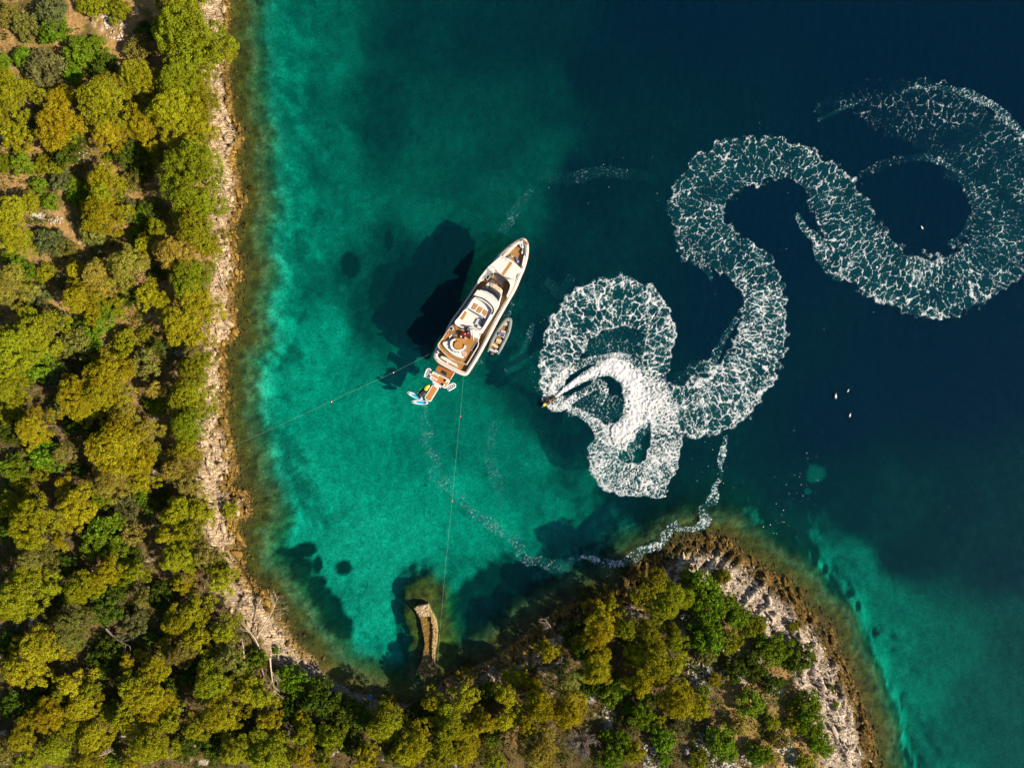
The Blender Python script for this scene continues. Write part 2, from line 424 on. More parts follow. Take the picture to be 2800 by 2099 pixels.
# far land and far sea bed carry on beyond the mapped area
def ring_sheet(name, zf, col, mat, sel):
    R = np.concatenate([np.arange(-900, -112, 26), np.arange(-112, 112.1, 8), np.arange(120, 901, 26)])
    X, Y = np.meshgrid(R, R)
    s = sdist(X, Y); z = zf(X, Y, s)
    v = np.stack([X, Y, z], -1).reshape(-1, 3)
    k = len(R); idm = np.arange(k * k).reshape(k, k)
    q = np.stack([idm[:-1, :-1], idm[:-1, 1:], idm[1:, 1:], idm[1:, :-1]], -1).reshape(-1, 4)
    cx = (X[:-1, :-1] + X[1:, 1:]).ravel() / 2; cyy = (Y[:-1, :-1] + Y[1:, 1:]).ravel() / 2
    keep = ~((np.abs(cx) < 106) & (np.abs(cyy) < 84)) & sel((s[:-1, :-1] + s[1:, 1:]).ravel() / 2)
    q = q[keep]; used, inv = np.unique(q, return_inverse=True)
    c = np.tile(np.array(col), (len(used), 1)) * (1 + .3 * fbm(v[used, 0] / 30, v[used, 1] / 30, 7, 3))[:, None]
    return tag(link(name, mesh_np(name, v[used], inv.reshape(-1, 4), (mat,), True, None, {'own_colour': c})), kind='structure')
ring_sheet('hillside', lambda X, Y, s: np.clip(15 * (1 - np.exp(-np.maximum(s - 5, 0) * .17 / 15)) - .5, -1, 40) + np.maximum(s - 90, 0) * .02, (.09, .085, .025), M_ground, lambda s: s > 2)
ring_sheet('deep_seabed', lambda X, Y, s: -np.clip(2 + 0.3 * np.maximum(-s, 0), 2, 34) - .3, (.04, .055, .03), M_seabed, lambda s: s <= 6)

# ------------------------------------------------------------------ water: a closed body that absorbs light, with a rippled top
DEPTH = np.maximum(-Z, 0)
def water_body():
    st = 4
    xs = XS[::st]; ys = YS[::st]
    d = DEPTH[::st, ::st]
    X, Y = np.meshgrid(xs, ys)
    # pad out to the far edge
    far = 3000.0
    xs2 = np.concatenate([[-far], xs, [far]]); ys2 = np.concatenate([[-far], ys, [far]])
    X, Y = np.meshgrid(xs2, ys2); D = np.pad(d, 1, mode='edge')
    k1, k0 = X.shape
    top = np.stack([X, Y, 0 * X], -1).reshape(-1, 3)
    idm = np.arange(k1 * k0).reshape(k1, k0)
    q = np.stack([idm[:-1, :-1], idm[:-1, 1:], idm[1:, 1:], idm[1:, :-1]], -1).reshape(-1, 4)
    bot = np.array([[-far, -far, -60], [far, -far, -60], [far, far, -60], [-far, far, -60]])
    n = len(top); V = np.concatenate([top, bot]); att = np.concatenate([D.ravel(), np.full(4, 60)])
    sides = [list(idm[0, :][::-1]) + [n, n + 1], list(idm[:, -1][::-1]) + [n + 1, n + 2], list(idm[-1, :]) + [n + 2, n + 3], list(idm[:, 0]) + [n + 3, n]]
    me = mesh_np('water', V, [q, np.array([[n + 3, n + 2, n + 1, n]])] + [np.array([s]) for s in sides], (), False, {'depth': att})
    return me
def water_mat():
    m, t, o = nodes_of('sea water')
    a = N(t, 'ShaderNodeAttribute', attribute_name='depth')
    g = N(t, 'ShaderNodeNewGeometry')
    # light scattered back by the water column grows with its depth
    mr = N(t, 'ShaderNodeMapRange'); mr.inputs[1].default_value = 2.0; mr.inputs[2].default_value = 19.0
    t.links.new(a.outputs['Fac'], mr.inputs[0])
    mr.inputs[1].default_value = 0; mr.inputs[2].default_value = 20
    rp = N(t, 'ShaderNodeValToRGB'); el = rp.color_ramp.elements
    el[0].position = .04; el[0].color = (0, 0, 0, 1); el[1].position = 1; el[1].color = (.0002, .0085, .0215, 1)
    e2 = el.new(.30); e2.color = (.0002, .0118, .0165, 1)
    t.links.new(mr.outputs[0], rp.inputs[0])
    df = N(t, 'ShaderNodeBsdfDiffuse')
    t.links.new(rp.outputs[0], df.inputs['Color'])
    tr = N(t, 'ShaderNodeBsdfTransparent'); tr.inputs[0].default_value = (.97, .985, .985, 1)
    gl = N(t, 'ShaderNodeBsdfGlossy', Roughness=.03); gl.inputs[0].default_value = (.45, .5, .55, 1)
    # Schlick reflectance from the angle to the surface, the same from above and below
    dt = N(t, 'ShaderNodeVectorMath', operation='DOT_PRODUCT')
    t.links.new(g.outputs['Incoming'], dt.inputs[0]); t.links.new(g.outputs['True Normal'], dt.inputs[1])
    ab = N(t, 'ShaderNodeMath', operation='ABSOLUTE'); t.links.new(dt.outputs['Value'], ab.inputs[0])
    om = N(t, 'ShaderNodeMath', operation='SUBTRACT'); om.inputs[0].default_value = 1; t.links.new(ab.outputs[0], om.inputs[1])
    pw = N(t, 'ShaderNodeMath', operation='POWER'); pw.inputs[1].default_value = 5; t.links.new(om.outputs[0], pw.inputs[0])
    fr = N(t, 'ShaderNodeMath', operation='MULTIPLY_ADD'); fr.inputs[1].default_value = .98; fr.inputs[2].default_value = .02
    t.links.new(pw.outputs[0], fr.inputs[0])
    mp = N(t, 'ShaderNodeMapping'); mp.inputs['Scale'].default_value = (1.0, .55, 1)
    n = N(t, 'ShaderNodeTexNoise', Scale=.9, Detail=5.0, Roughness=.6)
    t.links.new(g.outputs['Position'], mp.inputs[0]); t.links.new(mp.outputs[0], n.inputs['Vector'])
    bp = N(t, 'ShaderNodeBump', Strength=.16, Distance=.2)
    t.links.new(n.outputs['Fac'], bp.inputs['Height'])
    t.links.new(bp.outputs[0], gl.inputs['Normal'])
    mp2 = N(t, 'ShaderNodeMapping'); mp2.inputs['Scale'].default_value = (.8, .28, 1); mp2.inputs['Rotation'].default_value = (0, 0, -.5)
    nb = N(t, 'ShaderNodeTexNoise', Scale=1.0, Detail=6.0, Roughness=.62)
    t.links.new(g.outputs['Position'], mp2.inputs[0]); t.links.new(mp2.outputs[0], nb.inputs['Vector'])
    b2 = N(t, 'ShaderNodeBump', Strength=.9, Distance=.4)
    t.links.new(nb.outputs['Fac'], b2.inputs['Height']); t.links.new(b2.outputs[0], df.inputs['Normal'])
    ms = N(t, 'ShaderNodeMixShader')
    t.links.new(fr.outputs[0], ms.inputs[0]); t.links.new(tr.outputs[0], ms.inputs[1]); t.links.new(gl.outputs[0], ms.inputs[2])
    ad = N(t, 'ShaderNodeAddShader'); t.links.new(ms.outputs[0], ad.inputs[0]); t.links.new(df.outputs[0], ad.inputs[1])
    t.links.new(ad.outputs[0], o.inputs['Surface'])
    # absorption per metre: red dies within two metres, green reaches deepest
    va = N(t, 'ShaderNodeVolumeAbsorption')
    kr, kg, kb = KABS
    den = kr * 1.02
    va.inputs['Color'].default_value = (1 - kr / den, 1 - kg / den, 1 - kb / den, 1); va.inputs['Density'].default_value = den
    t.links.new(va.outputs[0], o.inputs['Volume'])
    return m
KABS = (.65, .077, .080)
wm = water_body(); wm.materials.append(water_mat())
water = tag(link('water', wm), kind='structure')
# ------------------------------------------------------------------ foam lying on the water
def densify(pts, step=0.5):
    P = np.array([((p[0] - 1400) / S, (1049.5 - p[1]) / S) + tuple(p[2:]) for p in pts], float)
    # Catmull-Rom through the control points
    Q = np.concatenate([[2 * P[0] - P[1]], P, [2 * P[-1] - P[-2]]])
    out = []
    for i in range(1, len(Q) - 2):
        n = max(2, int(np.hypot(*(Q[i + 1, :2] - Q[i, :2])) / step))
        t = np.linspace(0, 1, n, endpoint=False)[:, None]
        out.append(.5 * (2 * Q[i] + (Q[i + 1] - Q[i - 1]) * t + (2 * Q[i - 1] - 5 * Q[i] + 4 * Q[i + 1] - Q[i + 2]) * t ** 2 + (3 * Q[i] - Q[i - 1] - 3 * Q[i + 1] + Q[i + 2]) * t ** 3))
    out.append(P[-1:])
    return np.concatenate(out)

def ribbon_coords(x, y, R):
    """x,y flat arrays; R rows: x,y,halfwidth(px),density,...  -> signed t, s, row index"""
    dx = np.gradient(R[:, 0]); dy = np.gradient(R[:, 1]); ln = np.hypot(dx, dy) + 1e-9
    s = np.concatenate([[0], np.cumsum(np.hypot(np.diff(R[:, 0]), np.diff(R[:, 1])))])
    hw = R[:, 2] / S
    best = np.full(x.shape, 1e9); bi = np.zeros(x.shape, int)
    for i in range(len(R)):
        d = np.hypot(x - R[i, 0], y - R[i, 1]) / hw[i]
        k = d < best
        best[k] = d[k]; bi[k] = i
    side = ((x - R[bi, 0]) * -dy[bi] + (y - R[bi, 1]) * dx[bi]) / ln[bi]
    along = ((x - R[bi, 0]) * dx[bi] + (y - R[bi, 1]) * dy[bi]) / ln[bi]
    end = ((bi == 0) & (along < 0)) | ((bi == len(R) - 1) & (along > 0))
    t = np.where(end, np.sign(side) * best, side / hw[bi])
    return t, s[bi] + along, bi, best, end

def foam_field(x, y, ribs):
    A = np.zeros(x.shape); AER = np.zeros(x.shape); HGT = np.zeros(x.shape)
    wx_ = .55 * fbm(x / 1.9, y / 1.9, 201, 3); wy_ = .55 * fbm(x / 1.9, y / 1.9, 207, 3)
    wx2 = .25 * fbm(x / .6, y / .6, 211, 2); wy2 = .25 * fbm(x / .6, y / .6, 213, 2)
    X, Y = x + wx_ + wx2, y + wy_ + wy2
    patchy = fbm(x / 3.2, y / 3.2, 221, 3)
    fine = fbm(x / .45, y / .45, 231, 3)
    micro = fbm(x / .26, y / .26, 235, 2)
    for rib in ribs:
        R = densify(rib['pts']); R[:, 3] *= rib.get('gain', 1)
        x0, x1, y0, y1 = R[:, 0].min() - 9, R[:, 0].max() + 9, R[:, 1].min() - 9, R[:, 1].max() + 9
        k = np.nonzero((x > x0) & (x < x1) & (y > y0) & (y < y1))[0]
        t, s, bi, best, end = ribbon_coords(x[k], y[k], R)
        k2 = np.nonzero(best < 1.5)[0]
        k = k[k2]; t = t[k2]; s = s[k2]; bi = bi[k2]; best = best[k2]
        dens = R[bi, 3]; hw = R[bi, 2] / S
        cs = rib.get('cell', 1.5)
        al, ac = rib.get('along', 1.25), rib.get('across', .7)
        ww = .42 * fbm(x[k] / .8, y[k] / .8, 261, 3); wv = .42 * fbm(x[k] / .8, y[k] / .8, 265, 3)
        sx = s / cs * al; ty = t * hw / cs * ac
        e1, e2, _ = worley(sx + (wx_[k] * 1.2 + ww) / cs, ty + (wy_[k] * 1.2 + wv) / cs, rib.get('seed', 300))
        h1, h2, _ = worley(sx * 2.0 + (wx_[k] + ww * 1.3) / cs, ty * 2.0 + (wy_[k] + wv * 1.3) / cs, rib.get('seed', 300) + 40)
        scal = rib.get('fray', .16)
        edge = np.abs(t) + scal * fbm(x[k] / 1.5, y[k] / 1.5, 241, 4) + scal * .6 * (np.hypot(0, 1) * (worley(x[k] / 1.4, y[k] / 1.4, 251)[0] - .4))
        ins = sstep(1.06, .90, edge)
        d = dens * (1 + .38 * patchy[k]) + 1.3 * rib.get('rim', .35) * sstep(.88, .95, edge) * np.minimum(1, dens * 2.2) * (1 + .8 * patchy[k])
        core = rib.get('core', 0)
        if core: d = d + core * sstep(.75, .25, np.abs(t)) * dens
        q1 = 1 - np.abs(fbm(sx * 1.15 + (wx_[k] + wx2[k]) * 1.3, ty * .95 + (wy_[k] + wy2[k]) * 1.3, rib.get('seed', 300) + 3, 3, .55)) * 1.35
        q2 = 1 - np.abs(fbm(sx * 2.6 + wx2[k] * 3, ty * 2.0 + wy2[k] * 3, rib.get('seed', 300) + 7, 3, .6)) * 1.35
        fil = np.clip(1 - (e2 - e1) * 2.0, 0, 1)
        dd = np.clip(d, 0, 1.3)
        er = (patchy[k] * .40 + fine[k] * .36 + micro[k] * .22) * (1.15 - .5 * np.clip(dens, 0, 1))        # holes eaten into the strands
        st1 = sstep(.055 + .105 * dd, .0 + .03 * dd, (e2 - e1) * (1 - .35 * patchy[k]) + .09 * fine[k] + .05 * micro[k]) * sstep(-.6, -.1, er + dd * 1.2 - .42)
        st2 = sstep(.04 + .085 * dd, .0 + .03 * dd, (h2 - h1) + .09 * fine[k] + .06 * micro[k]) * sstep(-.4, .2, er + dd * 1.1 - .80)
        sp = .55 * sstep(.52, .85, micro[k] * .6 + fine[k] * .55 + patchy[k] * .25 + dd * .62)
        r_ = .62 * q1 + .38 * q2 + .14 * fine[k] + .10 * micro[k]
        th = 1.06 - .27 * dd
        web = sstep(th - .03, th + .08, r_)
        web2 = np.maximum(st1, st2 * .9)
        a = np.maximum(np.maximum(web * .9, web2), sp)
        full = sstep(1.15, 2.2, d + .6 * fine[k] + .6 * micro[k] + .15 * patchy[k])
        a = np.maximum(a, full)
        a = a * ins * sstep(.02, .12, d) * np.clip(.6 + .6 * d, 0, 1) * rib.get('dim', 1)
        m_ = A[k] < a
        A[k] = np.maximum(A[k], a)
        AER[k] = np.maximum(AER[k], ins * np.clip(.10 + .35 * dens, 0, .5) * (.7 + .5 * patchy[k]) * sstep(.03, .3, dens))
        HGT[k] = np.maximum(HGT[k], a * (.05 + rib.get('height', .12) * (.5 + .5 * np.clip(fine[k] + patchy[k], -1, 1)) * np.minimum(1, dens)))
    return A, AER, HGT

def foam_mat():
    m, t, o = nodes_of('sea foam')
    a = N(t, 'ShaderNodeAttribute', attribute_name='foam'); e = N(t, 'ShaderNodeAttribute', attribute_name='aerated')
    g = N(t, 'ShaderNodeNewGeometry')
    n = N(t, 'ShaderNodeTexNoise', Scale=3.2, Detail=5.0, Roughness=.7)
    t.links.new(g.outputs['Position'], n.inputs['Vector'])
    mr = N(t, 'ShaderNodeMapRange'); mr.inputs[1].default_value = .3; mr.inputs[2].default_value = .7; mr.inputs[3].default_value = -.15; mr.inputs[4].default_value = .15
    t.links.new(n.outputs['Fac'], mr.inputs[0])
    ad = N(t, 'ShaderNodeMath', operation='ADD'); t.links.new(a.outputs['Fac'], ad.inputs[0]); t.links.new(mr.outputs[0], ad.inputs[1])
    cl = N(t, 'ShaderNodeMapRange', interpolation_type='SMOOTHSTEP'); cl.inputs[1].default_value = .08; cl.inputs[2].default_value = 1.05
    t.links.new(ad.outputs[0], cl.inputs[0])
    wh = N(t, 'ShaderNodeBsdfDiffuse'); wh.inputs[0].default_value = (.53, .54, .57, 1)
    fc = N(t, 'ShaderNodeMix', data_type='RGBA'); fc.inputs[6].default_value = (.30, .42, .48, 1); fc.inputs[7].default_value = (.56, .57, .59, 1)     # thin foam is bluish, thick foam white
    t.links.new(cl.outputs[0], fc.inputs[0]); t.links.new(fc.outputs[2], wh.inputs[0])
    bp = N(t, 'ShaderNodeBump', Strength=.7, Distance=.22)
    t.links.new(n.outputs['Fac'], bp.inputs['Height']); t.links.new(bp.outputs[0], wh.inputs['Normal'])
    te = N(t, 'ShaderNodeBsdfDiffuse'); te.inputs[0].default_value = (.008, .12, .14, 1)
    tr = N(t, 'ShaderNodeBsdfTransparent')
    m1 = N(t, 'ShaderNodeMixShader'); t.links.new(e.outputs['Fac'], m1.inputs[0]); t.links.new(tr.outputs[0], m1.inputs[1]); t.links.new(te.outputs[0], m1.inputs[2])
    m2 = N(t, 'ShaderNodeMixShader'); t.links.new(cl.outputs[0], m2.inputs[0]); t.links.new(m1.outputs[0], m2.inputs[1]); t.links.new(wh.outputs[0], m2.inputs[2])
    t.links.new(m2.outputs[0], o.inputs[0])
    return m
M_foam = foam_mat()

def foam_sheet(name, ribs, box, res, label, cat, z=.03, group=None):
    x0, y0, x1, y1 = box
    xs = np.arange((x0 - 1400) / S, (x1 - 1400) / S, res); ys = np.arange((1049.5 - y1) / S, (1049.5 - y0) / S, res)
    X, Y = np.meshgrid(xs, ys)
    A, E, Hh = foam_field(X.ravel(), Y.ravel(), ribs)
    ny_, nx_ = X.shape
    idm = np.arange(ny_ * nx_).reshape(ny_, nx_)
    q = np.stack([idm[:-1, :-1], idm[:-1, 1:], idm[1:, 1:], idm[1:, :-1]], -1).reshape(-1, 4)
    vis = np.maximum(A, E * .999) > .02
    q = q[vis[q].any(1)]
    used, inv = np.unique(q, return_inverse=True)
    V = np.stack([X.ravel(), Y.ravel(), z + Hh], -1)[used]
    me = mesh_np(name, V, inv.reshape(-1, 4), (M_foam,), True, {'foam': A[used], 'aerated': E[used]})
    return tag(link(name, me), label, cat, group, 'stuff')

OLD = dict(seed=300, cell=1.55, rim=.5, fray=.28, gain=.84, pts=[(2240,300,14,.16),(2330,268,34,.13),(2480,300,80,.15),(2610,345,102,.19),(2695,435,106,.25),(2738,520,90,.26),(2745,620,88,.34),(2712,705,86,.42),(2640,762,84,.5),(2555,782,82,.52),(2465,768,80,.5),
  (2385,718,80,.46),(2330,648,76,.46),(2298,570,74,.48),(2252,500,58,.5),(2198,453,50,.5),(2150,440,54,.48),(2089,435,60,.5),(1981,467,74,.46),(1913,543,74,.46),(1917,634,76,.5),(1981,684,60,.5),(2044,725,56,.56),(2082,788,58,.66),(2087,860,62,.7),
  (2084,930,64,.74),(2058,995,72,.78),(2011,1055,76,.8),(1943,1105,80,.84),(1878,1118,76,.86),(1830,1112,66,.86)])
LOOP = dict(seed=370, cell=1.9, rim=.6, fray=.26, gain=.86, pts=[(1798,1040,22,.9),(1794,975,40,.62),(1805,905,40,.7),(1768,855,54,.86),(1700,822,70,.86),(1622,842,70,.86),(1565,895,64,.88),(1532,960,50,.9),(1513,1018,38,.95),(1512,1062,30,1.0),(1504,1088,14,1.1)])
RING = dict(seed=410, cell=1.0, rim=.6, fray=.24, core=.05, along=1.7, across=.5, gain=.86, pts=[(1730,1150,26,1.3),(1700,1188,34,1.15),(1662,1212,42,1.0),(1652,1262,44,.95),(1690,1302,48,.92),(1752,1312,46,.95),(1802,1275,46,1.0),(1822,1200,42,1.05),(1812,1120,40,1.15),(1790,1060,34,1.1)])
FRESH = dict(seed=430, cell=.9, rim=.1, fray=.22, core=.75, along=1.2, across=.7, gain=.95, height=.45, pts=[(1517,1086,3,1.6),(1545,1064,7,1.7),(1585,1038,12,1.8),(1632,1014,19,1.8),(1675,1003,26,1.7),(1712,1024,33,1.6),(1738,1068,38,1.6),(1742,1115,38,1.5),(1722,1160,32,1.4),(1690,1188,26,1.2)])
ARMS = [dict(seed=440, cell=.8, rim=.3, fray=.3, height=.3, pts=[(1502,1086,7,1.5),(1512,1060,12,1.2),(1530,1035,14,1.0),(1560,1012,12,.9),(1600,990,12,.85),(1640,982,11,.8),(1690,974,12,.8),(1735,990,12,.7),(1750,1025,10,.6)]),
        dict(seed=450, cell=.8, rim=.3, fray=.3, height=.3, pts=[(1498,1108,6,1.5),(1518,1116,11,1.25),(1545,1108,12,1.0),(1570,1088,12,.9),(1600,1070,11,.8),(1635,1050,14,.95),(1652,1072,12,.8),(1640,1100,10,.5)]),
        dict(seed=460, cell=.8, rim=.4, fray=.35, pts=[(1550,1112,9,.9),(1580,1128,11,.85),(1610,1145,13,.8),(1640,1170,18,.8),(1655,1200,22,.8)]),
        dict(seed=470, cell=1.0, rim=.3, fray=.3, pts=[(1560,1105,26,.22),(1620,1110,40,.25),(1680,1110,30,.2)]),
        dict(seed=480, cell=1.5, rim=.1, fray=.3, pts=[(1830,1090,50,.16),(1880,1060,50,.16),(1930,1020,40,.2)]),
        dict(seed=482, cell=1.3, rim=.1, fray=.3, pts=[(1940,1010,14,.4),(1962,960,12,.45),(1985,915,8,.4),(2015,870,8,.3)]),
        dict(seed=484, cell=1.3, rim=.1, fray=.4, pts=[(1870,650,10,.3),(1905,700,18,.42),(1935,740,9,.4),(1945,765,5,.2)]),
        dict(seed=486, cell=1.4, rim=.1, fray=.4, pts=[(1640,950,44,.26),(1700,935,44,.24),(1760,950,30,.26)]),
        dict(seed=487, cell=1.2, rim=.1, fray=.4, pts=[(1690,1235,40,.34),(1720,1195,44,.3),(1745,1150,34,.4)]),
        dict(seed=488, cell=1.5, rim=.1, fray=.3, pts=[(2180,590,8,.6),(2205,630,12,.6),(2235,655,14,.55),(2250,700,22,.6),(2290,750,20,.55)]),
        dict(seed=490, cell=.8, rim=.1, fray=.4, pts=[(2235,330,5,.25),(2310,295,5,.28),(2365,272,4,.2)]),
        dict(seed=492, cell=.8, rim=.1, fray=.5, pts=[(2470,250,8,.2),(2560,240,9,.22),(2660,262,14,.45),(2740,310,14,.5),(2790,370,14,.45),(2815,440,14,.4)]),
        dict(seed=494, cell=1.0, rim=.1, fray=.4, pts=[(2360,475,12,.12),(2440,442,12,.12),(2510,430,10,.2),(2560,440,8,.4),(2620,470,8,.4),(2655,505,8,.34),(2668,560,10,.2),(2640,630,9,.26),(2600,665,7,.24)]),
        dict(seed=497, cell=1.0, rim=.6, fray=.4, pts=[(1770,1330,20,.9),(1800,1345,16,.9),(1812,1335,10,.8)]),
        dict(seed=496, cell=.9, rim=.3, fray=.5, height=.4, pts=[(1745,1015,14,.9),(1775,1040,22,1.1),(1800,1075,24,1.1),(1815,1120,26,1.05),(1835,1150,16,.9)])]
foam_sheet('wake_foam', [OLD, LOOP, RING, FRESH] + ARMS, (1440, 205, 2870, 1380), .14, 'white lacy wake foam left by the turning jet ski in loops', 'foam')
SHOREF = [dict(seed=500, cell=.8, rim=.15, fray=.6, gain=.72, pts=[(1985,1195,6,.7),(1975,1240,8,.75),(1968,1270,7,.6),(1972,1300,5,.3),(1955,1330,8,.8),(1950,1362,14,.95),(1934,1380,6,.5),(1918,1395,10,.7),(1928,1425,13,1.1),(1905,1440,10,1.1),(1880,1446,8,1.0),(1862,1448,7,.8),(1840,1438,12,.75),(1822,1462,13,.95),(1812,1482,8,1.1),(1790,1496,12,1.0),(1765,1502,10,.95),(1735,1520,15,.9),(1710,1534,12,1.0),(1680,1542,10,1.15),(1655,1535,12,.7),(1625,1535,8,.6)]),
          dict(seed=510, cell=.7, rim=.2, fray=.5, pts=[(1635,1530,7,.9),(1612,1524,8,.95),(1594,1520,6,.8)]),
          dict(seed=520, cell=.8, rim=.1, fray=.5, pts=[(1590,1524,6,.5),(1560,1532,10,.45),(1540,1545,14,.4),(1500,1545,14,.35),(1475,1530,10,.4),(1440,1532,12,.45),(1420,1500,14,.4),(1400,1470,16,.4)]),
          dict(seed=530, cell=.7, rim=.1, fray=.5, pts=[(1160,1112,7,.5),(1165,1130,6,.4),(1160,1155,14,.38),(1170,1180,18,.36),(1160,1210,8,.35),(1175,1235,12,.45),(1190,1255,12,.4),(1190,1300,16,.34),(1215,1318,18,.4),(1228,1340,7,.35),(1262,1365,12,.4),(1285,1390,9,.5),(1320,1420,14,.45),(1345,1435,14,.5),(1375,1455,14,.5)]),
          dict(seed=540, cell=.7, rim=.1, fray=.5, pts=[(1348,1160,10,.25),(1340,1220,12,.3),(1345,1280,14,.32),(1365,1340,12,.34),(1368,1380,10,.3)]),
          dict(seed=550, cell=.7, rim=.1, fray=.5, pts=[(1340,670,5,.3),(1370,640,9,.32),(1395,600,12,.3),(1420,560,14,.26),(1450,525,12,.2)]),
          dict(seed=560, cell=.7, rim=.1, fray=.5, pts=[(1480,480,14,.2),(1560,488,16,.2),(1650,470,14,.2),(1760,480,12,.16)]),
          dict(seed=570, cell=.7, rim=.1, fray=.5, pts=[(1455,890,8,.3),(1440,940,9,.32),(1420,990,12,.36),(1390,1010,10,.25)]),
          dict(seed=580, cell=.7, rim=.1, fray=.5, pts=[(1500,770,12,.25),(1530,800,14,.25),(1560,760,10,.2)]),
          dict(seed=590, cell=.6, rim=.1, fray=.5, pts=[(1402,830,5,.6),(1390,860,6,.5),(1378,870,6,.8),(1370,880,4,.4)]),
          dict(seed=595, cell=.6, rim=.1, fray=.4, pts=[(1306,985,7,.5),(1316,992,6,.4)])]
for r_ in SHOREF[2:]:
    r_['pts'] = [(a_, b_, c_ * 1.1, d_ * .85) for a_, b_, c_, d_ in r_['pts']]; r_['dim'] = .6
foam_sheet('drifting_foam', SHOREF, (1120, 440, 2010, 1570), .16, 'thin pale foam drifting in broken lines along the headland and the bay', 'foam')
# loose foam flecks off the headland
def flecks(name, areas, label):
    V = []; F = []
    r = np.random.default_rng(8)
    for x, y, rx, ry, n, sz in areas:
        for _ in range(n):
            c = at(x + r.normal() * rx, y + r.normal() * ry, .03); s_ = sz * r.uniform(.4, 1.2) / S
            k = len(V); m_ = 6
            for j in range(m_):
                a_ = j / m_ * 6.283; rr = s_ * r.uniform(.6, 1.1)
                V.append((c.x + rr * math.cos(a_), c.y + rr * .8 * math.sin(a_), c.z))
            V.append((c.x, c.y, c.z + .05))
            for j in range(m_): F.append((k + j, k + (j + 1) % m_, k + m_))
    me = mesh_np(name, V, np.array(F), (paint(name, (.75, .77, .78), .8),))
    return tag(link(name, me), label, 'foam', None, 'stuff')
flecks('foam_flecks', [(2180,1330,36,20,16,1.2),(2130,1430,24,28,14,1.3),(2225,1215,30,30,5,1.1),(2320,760,180,160,20,.9),(2120,640,60,200,16,.9),(1950,1300,30,50,12,.9),(2690,1350,60,60,4,1.2),(1480,1000,20,120,24,1.0),(1700,500,80,60,14,1.0)], 'scattered small white foam flecks on the dark water off the headland')
# ------------------------------------------------------------------ trees and shrubs
def foliage_mat():
    m, t, o = nodes_of('foliage')
    oi = N(t, 'ShaderNodeObjectInfo'); a = N(t, 'ShaderNodeAttribute', attribute_name='tone')
    g = N(t, 'ShaderNodeNewGeometry')
    n = N(t, 'ShaderNodeTexNoise', Scale=.8, Detail=3.0)
    t.links.new(g.outputs['Position'], n.inputs['Vector'])
    ad = N(t, 'ShaderNodeMath', operation='MULTIPLY_ADD'); ad.inputs[1].default_value = .8
    t.links.new(n.outputs['Fac'], ad.inputs[0]); t.links.new(a.outputs['Fac'], ad.inputs[2])
    mr = N(t, 'ShaderNodeMapRange'); mr.inputs[1].default_value = .2; mr.inputs[2].default_value = 1.5; mr.inputs[3].default_value = .55; mr.inputs[4].default_value = 1.5
    t.links.new(ad.outputs[0], mr.inputs[0])
    mu = N(t, 'ShaderNodeMix', data_type='RGBA', blend_type='MULTIPLY'); mu.inputs[0].default_value = 1
    t.links.new(oi.outputs['Color'], mu.inputs[6]); t.links.new(mr.outputs[0], mu.inputs[7])
    hs = N(t, 'ShaderNodeHueSaturation')
    hm = N(t, 'ShaderNodeMapRange'); hm.inputs[3].default_value = .485; hm.inputs[4].default_value = .525
    t.links.new(a.outputs['Fac'], hm.inputs[0]); t.links.new(hm.outputs[0], hs.inputs['Hue']); t.links.new(mu.outputs[2], hs.inputs['Color'])
    d = N(t, 'ShaderNodeBsdfDiffuse'); tl = N(t, 'ShaderNodeBsdfTranslucent')
    t.links.new(hs.outputs[0], d.inputs[0]); t.links.new(hs.outputs[0], tl.inputs[0])
    mx = N(t, 'ShaderNodeMixShader'); mx.inputs[0].default_value = .26
    t.links.new(d.outputs[0], mx.inputs[1]); t.links.new(tl.outputs[0], mx.inputs[2]); t.links.new(mx.outputs[0], o.inputs[0])
    return m
M_leaf = foliage_mat()
M_bark = paint('pine bark', (.16, .115, .08), .9, .1, var=.2, scale=2, bump=.6, bscale=12)
M_bleach = paint('bleached wood', (.40, .33, .25), .85, .1, var=.18, scale=3)
M_grey = paint('grey dead twigs', (.20, .165, .135), .9, .1, var=.2, scale=3)

def blades(cent, rad, tone, n, size, r, upbias=.35, asp=.45, flat=.8):
    """leaf-sized rhombs scattered over the upper skin of many small clumps"""
    k = len(cent)
    c = np.repeat(cent, n, 0); ra = np.repeat(rad, n); tn = np.repeat(tone, n)
    v = r.normal(size=(k * n, 3)); v[:, 2] += upbias
    v /= np.linalg.norm(v, axis=1)[:, None]
    p = c + v * (ra * r.uniform(.5, 1.0, k * n) ** .7 * r.uniform(.95, 1.28, k * n))[:, None] * np.array([1, 1, flat])
    nr = v + r.normal(size=v.shape) * .55; nr /= np.linalg.norm(nr, axis=1)[:, None]
    tt = np.cross(nr, r.normal(size=v.shape)); tt /= np.linalg.norm(tt, axis=1)[:, None] + 1e-9
    bb = np.cross(nr, tt)
    s = size * r.uniform(.6, 1.35, k * n)[:, None]
    V = np.stack([p - tt * s * .5, p + bb * s * asp * .5, p + tt * s * .5, p - bb * s * asp * .5], 1).reshape(-1, 3)
    F = np.arange(len(V)).reshape(-1, 4)
    return V, F, np.repeat(tn + r.uniform(-.12, .12, k * n), 4)

